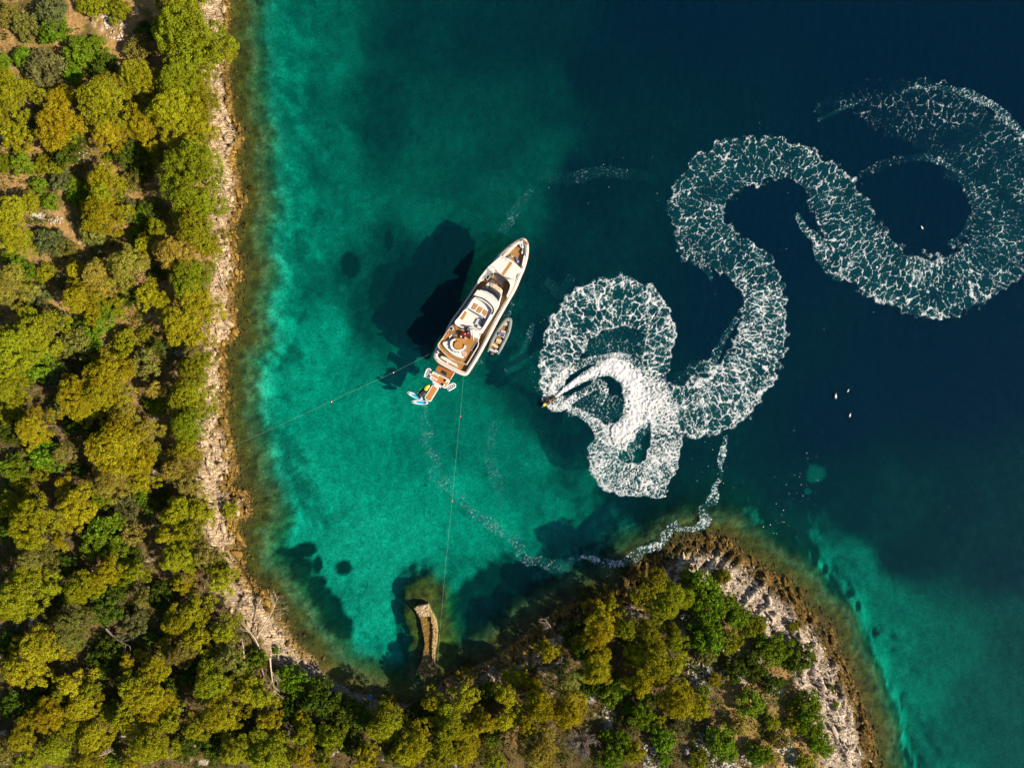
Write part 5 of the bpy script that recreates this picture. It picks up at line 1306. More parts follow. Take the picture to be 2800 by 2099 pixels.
# flybridge coaming and its dark wind deflector
fl_out = Y(curve_pts([(1210,30),(1480,85),(1780,270),(1980,490),(2010,660),(1860,960),(1720,1210),(1480,1520),(1180,1390),(700,1370),(345,1150),(560,850),(735,610),(890,480)], 3), 5.5, PC)
fl_in = offs(fl_out, .26)
band_ring('flybridge_coaming', fl_out, fl_in, 4.8, 5.55, W_gel, yo)
defl = curve_pts([(1130,60),(1230,10),(1400,40),(1640,130),(1880,320),(2020,500),(2035,640),(1960,790)], 5, False)
path_wall('wind_deflector', Y(defl, 5.5, PC), .20, 4.9, 5.60, K_glass, yo)
prism('flybridge_floor', offs(fl_out, .14), 4.84, 4.92, W_mat, yo)
pad = Y(curve_pts([(1230,110),(1420,190),(1620,420),(1790,560),(1800,640),(1690,920),(1640,940),(1200,690),(910,480)], 3), 5.3, PC)
prism('sunbed', pad, 4.9, 5.3, W_mat, yo, .06)
for q in ([(1210,275),(1390,375),(1260,565),(1170,580),(1080,525)], [(1430,440),(1590,500),(1560,600),(1430,735),(1290,645)], [(1640,560),(1790,640),(1750,760),(1665,870),(1565,725)]):
    c = Y(q, 5.4, PC); cx = sum(p[0] for p in c) / len(c); cy0 = sum(p[1] for p in c) / len(c)
    o = prism('towel', [(p[0] - cx, p[1] - cy0) for p in c], -.03, .05, C_brown, None, .02)
    w = yo.matrix_world if False else None
    o.location = Y.org + Vector((cx * Y.c - cy0 * Y.s, cx * Y.s + cy0 * Y.c, 5.33)); o.rotation_euler = (0, 0, YA)
    tag(o, None, 'towel', 'brown towels on the flybridge sunbed')
TOW = [o for o in COL.objects if o.name.startswith('towel')]
for o, l in zip(TOW, ('brown towel on the port side of the white flybridge sunbed', 'brown towel in the middle of the white flybridge sunbed', 'folded double brown towel on the starboard side of the white flybridge sunbed')): o['label'] = l
tube('crossbar', [(*p, 5.62) for p in Y([(890,490),(1700,975)], 5.62, PC)], .045, C_dgrey, yo, 6)
prism('helm_console', Y([(1640,975),(1765,1010),(1620,1300),(1530,1240)], 5.9, PC), 4.9, 5.85, K_blk, yo, .06)
hs = Y([(1370,1235),(1550,1345),(1490,1435),(1310,1335)], 5.5, PC)
prism('helm_seat', hs, 4.9, 5.45, W_mat, yo, .06)
prism('console_shade', Y([(1345,955),(1600,985),(1500,1215),(1350,1240),(1210,1200)], 5.3, PC), 4.9, 5.22, C_grey, yo, .05)  # added grey block in place of the shade beside the console
def loose(name, frame, pts, pan, z, h, mat, label, cat, bevel=.04, group=None):
    c = frame(pts, z, pan); cx = sum(p[0] for p in c) / len(c); cy0 = sum(p[1] for p in c) / len(c)
    a = math.atan2(frame.s, frame.c)
    root = link(name, None, None, frame.org + Vector((cx * frame.c - cy0 * frame.s, cx * frame.s + cy0 * frame.c, z - frame.z - h)), a)
    tag(root, label, cat, group)
    return root, [(p[0] - cx, p[1] - cy0) for p in c]
t1, c1 = loose('table', Y, [(800,620),(910,690),(730,990),(690,1030),(600,960)], PC, 5.55, .62, T_var, 'narrow teak bar table on the port side of the flybridge', 'table')
prism('table_top', c1, .55, .62, T_var, t1, .02)
for p in c1[::2]: tube('leg', [(p[0] * .8, p[1] * .8, 0), (p[0] * .8, p[1] * .8, .56)], .035, T_var, t1, 6)
# aft end of the upper deck
aft = Y([(340,1160),(330,1190),(700,1430),(1180,1510),(1500,1580)], 4.6, PC) + Y([(2150,620),(1700,1450),(1640,1510),(1400,1430),(1200,1370),(900,1215),(560,900),(430,700),(880,0)], 4.6, PD)
prism('aft_deck', aft, 4.0, 4.55, W_gel, yo)
prism('aft_teak', offs(aft, .10), 4.5, 4.57, T_deck, yo)
rim = Y(curve_pts([(900,-10),(640,370),(425,690),(560,890),(900,1215),(1200,1365),(1400,1425),(1640,1505),(1710,1440),(2160,700)], 4, False), 4.9, PD)
path_wall('aft_rim', rim, .16, 3.7, 4.95, W_gel, yo)
tube('aft_rail', [(*p, 5.0) for p in rim], .035, T_var, yo, 6)
for q, pp in (([(200,1290),(300,1335),(320,1390),(250,1490),(120,1430),(120,1370)], PC), ([(2120,510),(2200,560),(2200,640),(2010,960),(1960,975),(1870,900),(1880,860)], PD)):
    c = Y(q, 4.75, pp); prism('skylight_frame', offs(c, -.02), 4.5, 4.70, W_gel, yo, .03); prism('skylight', offs(c, .10), 4.6, 4.74, K_glass, yo, .02)
tube('stair_arch', [(*p, 5.3) for p in Y(curve_pts([(940,440),(955,340),(1040,200),(1130,120),(1220,130),(1260,180)], 4, False), 5.3, PD)], .05, S_steel, yo, 6)
prism('stairwell', Y([(960,440),(975,330),(1060,200),(1150,150),(1240,190),(1170,280),(1010,440)], 4.6, PD), 4.54, 4.60, C_dgrey, yo)
tube('boom', [(*Y([(1935,0)], 5.6, PD)[0], 5.75), (*Y([(1965,480)], 5.6, PD)[0], 5.55)], .14, W_gel, yo, 8)
prism('service_bar', Y([(1700,170),(1960,330),(2180,420),(2211,280),(2211,0),(1800,0)], 5.2, PD), 4.5, 5.15, W_gel, yo, .05)
# sofa around the dining table
so = Y(curve_pts([(630,620),(690,535),(830,520),(950,450),(1060,430),(1090,560),(1090,700),(1140,830),(1290,890),(1420,900),(1500,960),(1540,1100),(1500,1260),(1200,1155),(1000,1040),(760,820)], 3), 5.0, PD)
prism('sofa', so, 4.55, 5.0, W_mat, yo, .06)
seat = curve_pts([(960,470),(1080,430),(1230,470),(1130,560),(1140,700),(1180,800),(1300,870),(1430,830),(1510,770),(1560,720),(1520,660),(1650,740),(1660,820),(1560,930),(1400,930),(1250,940),(1100,900),(1010,780),(960,620)], 3)
path_wall('sofa_back', Y(curve_pts([(1180,440),(1040,500),(1000,640),(1040,800),(1150,900),(1320,930),(1480,890),(1590,800),(1600,690)], 4, False), 5.3, PD), .34, 4.6, 5.38, W_mat, yo)
NTH = dict(zip(((960,560),(950,680),(985,810),(1080,900),(1190,945),(1330,960),(1540,860),(1600,830)), ('first', 'second', 'third', 'fourth', 'fifth', 'sixth', 'seventh', 'last')))
for q in ((960,560),(950,680),(985,810),(1080,900),(1190,945),(1330,960),(1540,860),(1600,830)):
    c = Y([q], 5.2, PD)[0]
    r0 = link('cushion', None, None, Y.org + Vector((c[0] * Y.c - c[1] * Y.s, c[0] * Y.s + c[1] * Y.c, 5.0)), q[0] * .01)
    ob = prism('cover', rrect(0, 0, .46, .34, 0, .1), 0, .28, C_blue, r0, .08, None, 2)
    tag(r0, NTH[q] + ' navy and white scatter cushion from the port end of the curved aft sofa', 'cushion', 'navy and white cushions on the round aft deck sofa')
tr_, ct = loose('dining_table', Y, curve_pts([(1130,690),(1180,820),(1320,870),(1450,820),(1500,690),(1450,560),(1320,500),(1180,560)], 3), PD, 5.3, .72, T_var, 'round teak dining table inside the curved white sofa', 'table')
prism('table_top', ct, .66, .72, T_var, tr_, .02); tube('pedestal', [(0, 0, 0), (0, 0, .67)], .12, T_var, tr_, 8)
tr2, ct2 = loose('side_table', Y, [(1120,370),(1660,410),(1550,640),(1480,560),(1300,490),(1180,470)], PD, 5.18, .6, T_var, 'square teak table end joining the round dining table', 'table')
prism('table_top', ct2, .53, .6, T_var, tr2, .02)
for p in (ct2[0], ct2[1], ct2[2]): tube('leg', [(p[0] * .85, p[1] * .85, 0), (p[0] * .85, p[1] * .85, .54)], .04, T_var, tr2, 6)
lb, cl = loose('lounge_cushion', Y, [(1430,930),(1600,940),(1690,1010),(1690,1080),(1610,1210),(1510,1160)], PD, 5.1, .14, C_beige, 'beige lounge cushion at the starboard end of the aft sofa', 'cushion')
prism('pad', cl, 0, .14, paint('rose beige canvas', (.44, .29, .22), .85, .2), lb, .04)
# black dome and red cabinet
gd = Y([(880,1385)], 6.0, PC)[0]
gr = link('barbecue', None, None, Y.org + Vector((gd[0] * Y.c - gd[1] * Y.s, gd[0] * Y.s + gd[1] * Y.c, 4.57)), YA)
tag(gr, 'glossy black round domed barbecue standing on the aft deck beside the red cabinet', 'barbecue')
ellipsoid('lid', (0, 0, .85), (.50, .50, .42), K_shiny, gr, 18, 8, True); ellipsoid('bowl', (0, 0, .83), (.48, .48, .45), K_shiny, gr, 18, 8)
tube('handle', [(.2, -.12, 1.28), (.28, 0, 1.34), (.2, .12, 1.28)], .03, S_steel, gr, 6)
for a_ in (0, 2.1, 4.2): tube('leg', [(.3 * math.cos(a_), .3 * math.sin(a_), .5), (.42 * math.cos(a_), .42 * math.sin(a_), 0)], .03, S_steel, gr, 6)
cb, cc = loose('cabinet', Y, [(1460,130),(1560,90),(1700,180),(1800,270),(1760,330),(1600,340),(1500,310),(1400,230)], PD, 5.5, .92, R_red, 'glossy dark red cabinet on the teak aft deck', 'cabinet')
prism('body', cc, 0, .88, R_red, cb, .04); prism('worktop', offs(cc, .12), .88, .92, R_red, cb, .01)
ellipsoid('bowl', (.1, .05, .95), (.12, .12, .07), W_mat, cb, 10, 6)
for q, l in (((1430,300), 'small white bench box left of the red cabinet'), ((1620,390), 'small white box below the red cabinet')):
    c = Y([q], 4.9, PD)[0]; b_ = link('deck_stool', None, None, Y.org + Vector((c[0] * Y.c - c[1] * Y.s, c[0] * Y.s + c[1] * Y.c, 4.57)), YA + .6)
    tag(b_, l, 'stool'); prism('seat', rrect(0, 0, .5, .3, 0, .06), .3, .4, W_mat, b_, .03); prism('base', rrect(0, 0, .42, .24, 0, .04), 0, .3, T_var, b_)
b_ = loose('deck_bench', Y, [(1680,370),(1900,320),(1870,440),(1700,440)], PD, 4.95, .4, T_var, 'low teak slatted bench beside the white boom', 'bench'); prism('seat', b_[1], .33, .4, T_var, b_[0], .02); prism('base', offs(b_[1], .08), 0, .33, T_dark, b_[0])
b_ = loose('deck_locker', Y, [(850,110),(1000,120),(1010,190),(870,200)], PD, 5.0, .42, T_var, 'orange teak locker on the port edge of the aft deck', 'locker'); prism('body', b_[1], 0, .38, T_var, b_[0], .02); prism('lid', offs(b_[1], -.02), .38, .43, T_var, b_[0], .01)
# foredeck well furniture
b_ = loose('armchair', Y, [(1010,290),(1130,385),(1000,580),(880,440)], PB, 3.75, .8, C_grey, 'light grey tub armchair on the port side of the foredeck well', 'armchair')
prism('seat', offs(b_[1], .12), 0, .42, C_dgrey, b_[0], .03); band_ring('arms', b_[1], offs(b_[1], .2), 0, .8, C_grey, b_[0])
b_ = loose('side_chair', Y, curve_pts([(1130,260),(1240,230),(1250,330),(1190,420),(1140,370)], 3), PB, 3.65, .7, W_mat, 'white round chair under the corner of the shade sail', 'chair')
prism('seat', b_[1], 0, .4, W_mat, b_[0], .05); path_wall('back', b_[1][:9], .1, .38, .72, W_mat, b_[0])
for q, l, mt in (([(1060,550),(1150,520),(1330,620),(1290,725),(1150,660)], 'low charcoal ottoman beside the foredeck sun pad', C_dgrey), ([(1370,510),(1620,640),(1570,780),(1300,650)], 'dark aubergine daybed under the foredeck shade sail', C_purp)):
    b_ = loose('ottoman', Y, q, PB, 3.4, .42, mt, l, 'ottoman'); prism('cushion', b_[1], .1, .42, mt, b_[0], .06); prism('base', offs(b_[1], .06), 0, .1, T_dark, b_[0])
# shade sail on two poles
def shade():
    m, t, o = nodes_of('dark shade mesh')
    tr = N(t, 'ShaderNodeBsdfTransparent'); df = N(t, 'ShaderNodeBsdfDiffuse'); df.inputs[0].default_value = (.06, .055, .055, 1)
    mx = N(t, 'ShaderNodeMixShader'); mx.inputs[0].default_value = .62
    t.links.new(tr.outputs[0], mx.inputs[1]); t.links.new(df.outputs[0], mx.inputs[2]); t.links.new(mx.outputs[0], o.inputs[0])
    root = link('shade_sail', None, None, Y.org + Vector((0, 0, 0)), YA); tag(root, 'dark mesh shade sail stretched on two poles over the foredeck seats', 'shade sail')
    a, b, c, d = [Vector(p) for p in Y([(1310,60),(2020,490),(1640,960),(1130,560)], 5.2, PB)]
    V = []; F = []; n = 9
    for j in range(n):
        for i in range(n):
            s, u = i / (n - 1), j / (n - 1)
            p = (a.lerp(b, s)).lerp(d.lerp(c, s), u); ctr = (a + b + c + d) / 4
            pull = .34 * (4 * s * (1 - s) * (1 - 4 * u * (1 - u)) + 4 * u * (1 - u) * (1 - 4 * s * (1 - s)))
            p = p.lerp(ctr, pull); V.append((p.x, p.y, 5.25 - .3 * 16 * s * (1 - s) * u * (1 - u) * .5))
    for j in range(n - 1):
        for i in range(n - 1): F.append((j * n + i, j * n + i + 1, (j + 1) * n + i + 1, (j + 1) * n + i))
    so_ = link('cloth', mesh_np('cloth', V, np.array(F), (m,), True), root)
    for q, e in (((1260,10), a), ((2100,540), b)):
        c_ = Y([q], 4.6, PB)[0]; tube('pole', [(*c_, 3.9), (*c_, 5.35)], .03, S_steel, root, 6); tube('line', [(*c_, 5.3), (e.x, e.y, 5.25)], .012, C_dgrey, root, 4)
    for e, z in ((c, 4.9), (d, 4.9)): tube('line', [(e.x, e.y, 5.25), (e.x - .5, e.y, 4.8)], .012, C_dgrey, root, 4)
shade()
# stern: lower aft deck, transom, swim platform, ensign
prism('transom_wall', Y([(540,1200),(600,1150),(960,1420),(1300,1600),(1280,1640),(900,1440),(560,1250)], 2.2, PD), .8, 2.5, W_gel, yo, .04)
prism('cockpit_sofa', Y([(600,1150),(720,1170),(980,1370),(1260,1500),(1200,1580),(900,1420)], 2.6, PD), 1.6, 2.45, W_mat, yo, .06)
prism('aft_overhang_post', Y([(430,930),(520,1000),(480,1060),(400,980)], 3.0, PD), 1.6, 4.1, W_gel, yo, .05)
plat = Y([(1420,40),(1600,60),(1990,330),(1960,410),(1800,660),(1720,620),(1250,310),(1290,230)], .6, PE)
prism('swim_platform', offs(plat, -.05), .05, .50, W_gel, yo, .05)
prism('swim_teak', plat, .45, .53, T_dark, yo, .02)
prism('hatch', Y([(1510,285),(1700,405),(1630,535),(1430,390)], .6, PE), .5, .57, K_blk, yo, .02)
for q in ((1890,505), (1840,615)):
    c = Y([q], .7, PE)[0]; prism('bollard', rrect(c[0], c[1], .2, .14, 0, .05), .5, .72, W_gel, yo, .02)
fs0 = Y([(960,1280)], 5.2, PD)[0]; fs1 = Y([(775,1515)], 5.2, PD)[0]
tube('flagstaff', [(*fs0, 4.8), (*fs1, 5.6)], .03, W_gel, yo, 6)
def flag():
    d = (Vector(fs1) - Vector(fs0)); n = d.normalized().orthogonal()
    for k, mt in enumerate((FLAGB, SAIL, FLAGM)):
        V = []; F = []
        for i in range(7):
            t = .25 + .7 * i / 6; b = Vector(fs0) + d * t; z = 4.8 + .8 * t
            for j in range(2):
                dr = (k + j) * .14
                V.append((b.x + n.x * (.06 * math.sin(i * 1.7 + dr * 6) + dr * .4), b.y + n.y * (.06 * math.sin(i * 1.7 + dr * 6) + dr * .4), z - dr * .8))
        for i in range(6): F.append((i * 2, i * 2 + 1, i * 2 + 3, i * 2 + 2))
        o = link('flag_stripe', mesh_np('flag_stripe', V, np.array(F), (mt,), True), yo)
flag()
for q in ((610,330,0), (570,710,1)):
    c = Y([q[:2]], 2.6, PC)[0]; tube('side_rail', [(c[0], c[1], 2.4), (c[0] + .1, c[1] - .5, 4.6)], .025, S_steel, yo, 5)
c = Y([(1295,983)], .6)[0]
def fender(px, py, lab):
    f = link('fender', None, None, at(px, py, .55)); tag(f, lab, 'fender'); ellipsoid('ball', (0, 0, 0), (.36, .36, .42), W_tube, f, 14, 10); tube('lanyard', [(0, 0, .4), (-.3, .2, 1.6)], .02, C_dgrey, f, 5)
fender(1301, 984, 'round white fender hanging on the starboard quarter of the yacht')
# gear on the bow
for q, ang_, mt, l in (((1220,960), .45, RIBG, 'grey green electric foil board case lying on the bow deck'), ((1500,1140), -1.1, C_blue, 'blue and white bag lying on the bow deck')):
    c = Y([q], 3.1, PA)[0]; r0 = link('gear_bag', None, None, Y.org + Vector((c[0] * Y.c - c[1] * Y.s, c[0] * Y.s + c[1] * Y.c, ZS(c[0], 0) - .6)), ang_)
    tag(r0, l, 'bag'); prism('bag', rrect(0, 0, 1.25, .42, 0, .18), 0, .28, mt, r0, .1, None, 2); prism('strap', rrect(.2, 0, .12, .44, 0, .03), .27, .30, W_mat, r0)

# ------------------------------------------------------------------ tender
TA = math.atan2(1270, 640)
T = Frame('tender', 1352, 911, TA, 'grey inflatable tender with beige seats lying along the starboard side of the yacht', 'tender')
path = curve_pts([(330,1420),(440,1130),(540,900),(660,680),(800,470),(930,290),(1050,175),(1120,170),(1180,220),(1165,400),(1110,640),(1020,860),(920,1060),(800,1300),(700,1500)], 4, False)
tp = T(path, .5, PF); n_ = len(tp)
tube('tube', [(p[0], p[1], .48 + .18 * max(0, (p[0] - 1.5) / 3)) for p in tp], [.16 + .18 * min(1, min(i, n_ - 1 - i) / 5) for i in range(n_)], RIBG, T.o, 10)
fl = T([(400,1370),(510,1120),(700,740),(850,520),(980,350),(1080,280),(1110,420),(1060,640),(960,880),(820,1150),(680,1420)], .3, PF)
prism('floor', fl, -.15, .30, RIBF, T.o)
hullp = T([(400,1400),(520,1080),(800,540),(1080,220),(1090,640),(820,1180),(680,1450)], 0, PF); prism('keel', offs(hullp, .25), -.45, -.1, RIBG, T.o)
prism('bow_step', T(curve_pts([(1055,180),(1100,150),(1160,180),(1150,230),(1090,240)], 3), .8, PF), .6, .86, C_beige, T.o, .04)
prism('bow_cushion', T([(900,400),(1000,280),(1090,300),(1090,420),(1010,420)], .5, PF), .25, .55, C_beige, T.o, .05)
prism('console_seat', T([(830,570),(1010,630),(990,700),(900,670),(800,640)], .8, PF), .25, .82, C_beige, T.o, .06)
prism('console', T([(760,660),(990,720),(930,880),(700,770)], 1.0, PF), .25, .98, W_gel, T.o, .06)
prism('console_screen', offs(T([(760,660),(990,720),(940,860),(720,765)], 1.1, PF), .06), .98, 1.06, C_blue, T.o, .02)
tube('wheel', [(*p, 1.12) for p in T([(880 + 42 * math.cos(a), 800 + 36 * math.sin(a)) for a in np.linspace(0, 6.28, 13)[:-1]], 1.1, PF)], .03, K_blk, T.o, 5, True)
for q in ([(650,900),(760,910),(860,960),(820,1040),(640,1000)], [(640,1010),(820,1050),(780,1100),(620,1040)], [(480,1090),(560,1080),(720,1190),(690,1270),(600,1240),(470,1150)]):
    prism('seat', T(q, .8, PF), .25, .72, C_beige, T.o, .06)
tube('handrail', [(*p, .95) for p in T(curve_pts([(560,860),(600,830),(680,840)], 4, False), .95, PF)], .03, S_steel, T.o, 6)
tube('rear_arch', [(*T([(410,1250)], .6, PF)[0], .6), (*T([(420,1190)], 1.2, PF)[0], 1.3), (*T([(660,1350)], 1.2, PF)[0], 1.3), (*T([(700,1400)], .6, PF)[0], .6)], .04, S_steel, T.o, 6)
eng = T([(450,1390),(560,1430),(540,1530),(430,1500)], .8, PF); prism('outboard_engine', eng, .1, 1.0, C_dgrey, T.o, .1, None, 2)
prism('engine_well', T([(400,1250),(690,1370),(650,1450),(380,1340)], .5, PF), .0, .42, C_grey, T.o, .04)
prism('rear_mat', T([(570,1260),(680,1290),(650,1400),(600,1360)], .5, PF), .3, .50, K_blk, T.o, .02)
for q in ((780,440),(700,550),(1125,450),(1120,650),(980,980)):
    c_ = T([q], .8, PF)[0]; prism('grab_handle', rrect(c_[0], c_[1], .28, .08, 0, .03), .76, .84, C_dgrey, T.o)

# ------------------------------------------------------------------ inflatable platforms, loungers, ladders
def platform(name, pts, lab, top_in, seams):
    F_ = Frame(name, *[PE[0] + sum(p[0] for p in pts) / len(pts) * PE[2], PE[1] + sum(p[1] for p in pts) / len(pts) * PE[2]], YA, lab, 'platform', 0.0, 'teak coloured inflatable platforms')
    c = F_(pts, .35, PE); xs_ = [p[0] for p in c]; 
    q = []
    m = len(c)
    for i in range(m):
        a, b, d = Vector(c[i - 1]), Vector(c[i]), Vector(c[(i + 1) % m]); r_ = .42
        p0 = b + (a - b).normalized() * r_; p1 = b + (d - b).normalized() * r_
        for t in (0, .25, .5, .75, 1): q.append(tuple((p0 * (1 - t) + b * t) * (1 - t) + (b * (1 - t) + p1 * t) * t))
    prism('air_chamber', q, -.12, .30, W_tube, F_.o, .12, None, 3)
    prism('foam_deck', offs(q, top_in), .28, .325, T_eva, F_.o, .01)
    for s in seams:
        a, b = F_(s, .35, PE); tube('seam', [(*a, .325), (*b, .325)], .022, T_dark, F_.o, 4)
    return F_
P1 = platform('floating_platform', [(1140,320),(1815,690),(1630,1020),(985,610)], 'wide teak coloured floating platform against the swim platform of the yacht', .16, [((1465,540),(1465,860)),((1180,480),(1440,545))])
prism('coupling', P1([(1140,745),(1180,735),(1460,930),(1440,975),(1120,780)], .3, PE), -.05, .26, W_tube, P1.o, .05)
P2 = platform('floating_platform', [(1175,800),(1395,960),(1050,1520),(805,1380)], 'long narrow teak coloured floating platform beside the black jet ski', .17, [((1120,880),(1330,1000)),((870,1310),(1080,1410))])
for q in ((1230,870),(1290,920)):
    c = P2([q], .4, PE)[0]; prism('valve_patch', rrect(c[0], c[1], .5, .32, 0, .08), .32, .37, W_tube, P2.o, .02)
def lounger(px, py, lab):
    r = link('air_lounger', None, None, at(PE[0] + px * PE[2], PE[1] + py * PE[2], .33), YA - math.radians(90) + .08); tag(r, lab, 'lounger', 'air loungers on the floating platform')
    prism('mat', rrect(.2, 0, .95, .44, 0, .12), 0, .16, C_sage, r, .05, None, 2); prism('backrest', rrect(-.48, 0, .34, .50, 0, .08), 0, .42, W_tube, r, .07, None, 2)
    prism('foot', rrect(.62, 0, .2, .42, 0, .08), .02, .19, W_tube, r, .04)
lounger(1255, 455, 'air lounger with white backrest on the platform corner nearest the yacht')
lounger(1180, 600, 'air lounger with white backrest at the seaward left edge of the platform')
for x, y, l in ((1675, 715, 'small white air pouf nearest the yacht on the platform right end'), (1580, 865, 'small white air pouf further from the yacht on the platform right end')):
    r = link('air_pouf', None, None, at(PE[0] + x * PE[2], PE[1] + y * PE[2], .33), YA); tag(r, l, 'pouf', 'white air poufs on the floating platform')
    prism('block', rrect(0, 0, .48, .28, 0, .07), 0, .42, W_tube, r, .06, None, 2); prism('pad', rrect(.02, 0, .3, .2, 0, .05), .41, .44, W_mat, r)
def ladder(px, py, ang_, lab):
    F_ = link('inflatable_ladder', None, None, at(px, py, .2), ang_); tag(F_, lab, 'boarding ladder', 'white inflatable boarding ladders')
    U = [(-.85, -.42), (.25, -.42), (.58, -.28), (.70, 0), (.58, .28), (.25, .42), (-.85, .42)]
    tube('frame', [(x, y, .05) for x, y in curve_pts(U, 4, False)], .13, W_tube, F_, 8)
    prism('pad', rrect(-.05, 0, .75, .42, 0, .15), -.08, .05, C_dgrey, F_, .03)
    for k in range(3): prism('rung', rrect(-.45 + k * .36, 0, .16, .46, 0, .06), .03, .14, W_tube, F_, .04)
    for k in range(2): tube('tie', [(-.72 - k * .22, -.5, .08), (-.72 - k * .22, .5, .08)], .05, W_tube, F_, 6)
ladder(1170.5, 1018, YA + math.radians(90) - 1.35, 'white inflatable boarding ladder at the left end of the platform')
ladder(1235.5, 1056, YA - math.radians(30), 'white inflatable boarding ladder at the right end of the platform')

# ------------------------------------------------------------------ paddle boards
def board(px, py, ang_, lab):
    r = link('paddle_board', None, None, at(px, py, .06), ang_); tag(r, lab, 'paddle board', 'white and blue paddle boards')
    L = 3.05; pts = [(L * .5 * math.cos(a), .40 * math.copysign(abs(math.sin(a)) ** .85, math.sin(a)) * (1 - .10 * math.cos(a))) for a in np.linspace(0, 6.283, 29)[:-1]]
    prism('board', pts, -.05, .09, B_white, r, .05, None, 2)
    dk = [(x * .62 - .28, y * .76) for x, y in pts]
    a = [p for p in dk if p[0] > -.72]; b = [p for p in dk if p[0] <= -.72]
    prism('deck_pad', [(x, y) for x, y in dk if x > -.75], .085, .105, B_cyan, r)
    prism('tail_pad', sorted([(x - .02, y) for x, y in dk if x <= -.62], key=lambda p: math.atan2(p[1], p[0] + .9)), .085, .112, B_navy, r)
    pr = link('paddle', None, None, at(px, py, .18), ang_); 
    tube('shaft', [(1.0, .03, 0), (-.9, -.06, 0)], .022, K_blk, pr, 6); prism('blade', [(.98, -.02), (1.15, -.08), (1.36, -.05), (1.36, .09), (1.15, .12), (.98, .07)], -.012, .02, K_blk, pr, .005); tube('grip', [(-.9, -.14, 0), (-.9, .02, 0)], .025, K_blk, pr, 6)
    return pr
p = board(PE[0] + 477 * PE[2], PE[1] + 1268 * PE[2], math.radians(180 - 25.3), 'white and blue paddle board touching the stern of the black jet ski'); tag(p, 'black paddle lying on the board touching the jet ski', 'paddle', 'black paddles on the paddle boards')
p = board(PE[0] + 665 * PE[2], PE[1] + 1516 * PE[2], math.radians(180 - 4.5), 'white and blue paddle board at the outer end of the long platform'); tag(p, 'black paddle lying on the outermost paddle board', 'paddle', 'black paddles on the paddle boards')

# ------------------------------------------------------------------ jet skis
def jetski(px, py, ang_, lab, hullm, hoodm):
    r = link('jet_ski', None, None, at(px, py, .15), ang_); tag(r, lab, 'jet ski', 'jet skis')
    def shell(name, st, mat):
        V = []; F = []; n = 13
        for x, hw, zb, zt in st:
            for j in range(n):
                t = math.pi * j / (n - 1); V.append((x, hw * math.cos(t), zb + (zt - zb) * math.sin(t) ** .55))
        for i in range(len(st) - 1):
            for j in range(n - 1): F.append((i * n + j, i * n + j + 1, (i + 1) * n + j + 1, (i + 1) * n + j))
        e = [np.array(F), np.array([list(range(n))]), np.array([list(range((len(st) - 1) * n, len(st) * n))[::-1]])]
        return link(name, mesh_np(name, V, e, (mat,), True), r)
    shell('hull', [(-1.55, .50, -.3, .28), (-1.1, .57, -.3, .34), (0, .58, -.3, .40), (.7, .50, -.25, .48), (1.2, .32, -.15, .55), (1.55, .06, .05, .5)], hullm)
    shell('hood', [(.15, .30, .35, .70), (.45, .40, .35, .82), (.85, .36, .38, .78), (1.2, .22, .42, .66), (1.42, .06, .46, .55)], hoodm)
    shell('seat', [(-1.2, .18, .3, .60), (-.9, .22, .3, .72), (-.4, .22, .3, .68), (.15, .20, .3, .74)], K_blk)
    prism('boarding_deck', rrect(-1.32, 0, .5, .95, 0, .12), .2, .33, K_blk, r, .03)
    for s in (-1, 1): prism('footwell', rrect(-.35, s * .40, 1.3, .17, 0, .05), .3, .41, K_blk, r)
    tube('handlebar', [(.12, -.40, .96), (.28, -.2, .99), (.34, 0, .97), (.28, .2, .99), (.12, .40, .96)], .03, K_blk, r, 6)
    tube('steering_column', [(.42, 0, .75), (.33, 0, .97)], .06, K_blk, r, 6)
    for s in (-1, 1): prism('mirror', rrect(.75, s * .38, .16, .1, 0, .03), .72, .84, K_shiny, r, .02)
    for s in (-1, 1): prism('stripe', [(-1.3, s * .46), (-.2, s * .53), (-.2, s * .50), (-1.3, s * .42)], .33, .40, Y_yel if hoodm is not Y_yel else W_gel, r)
    return r
jetski(PE[0] + 838 * PE[2], PE[1] + 1060 * PE[2], math.atan2(-(860 - 1250), 1040 - 640), 'black jet ski with a yellow hood moored beside the long platform', K_blk, Y_yel)
G_hull = paint('charcoal gelcoat', (.07, .065, .07), .35, .5, var=.1)
JA = math.atan2(-(1112 - 1083), 1480 - 1516)
js = jetski(1498.5, 1098, JA, 'charcoal jet ski with a rider speeding at the tip of the white wake', G_hull, G_hull)
prism('hood_panel', [(.55, -.2), (.9, -.24), (1.15, -.1), (1.15, .1), (.9, .24), (.55, .2)], .76, .83, Y_yel, js, .02)
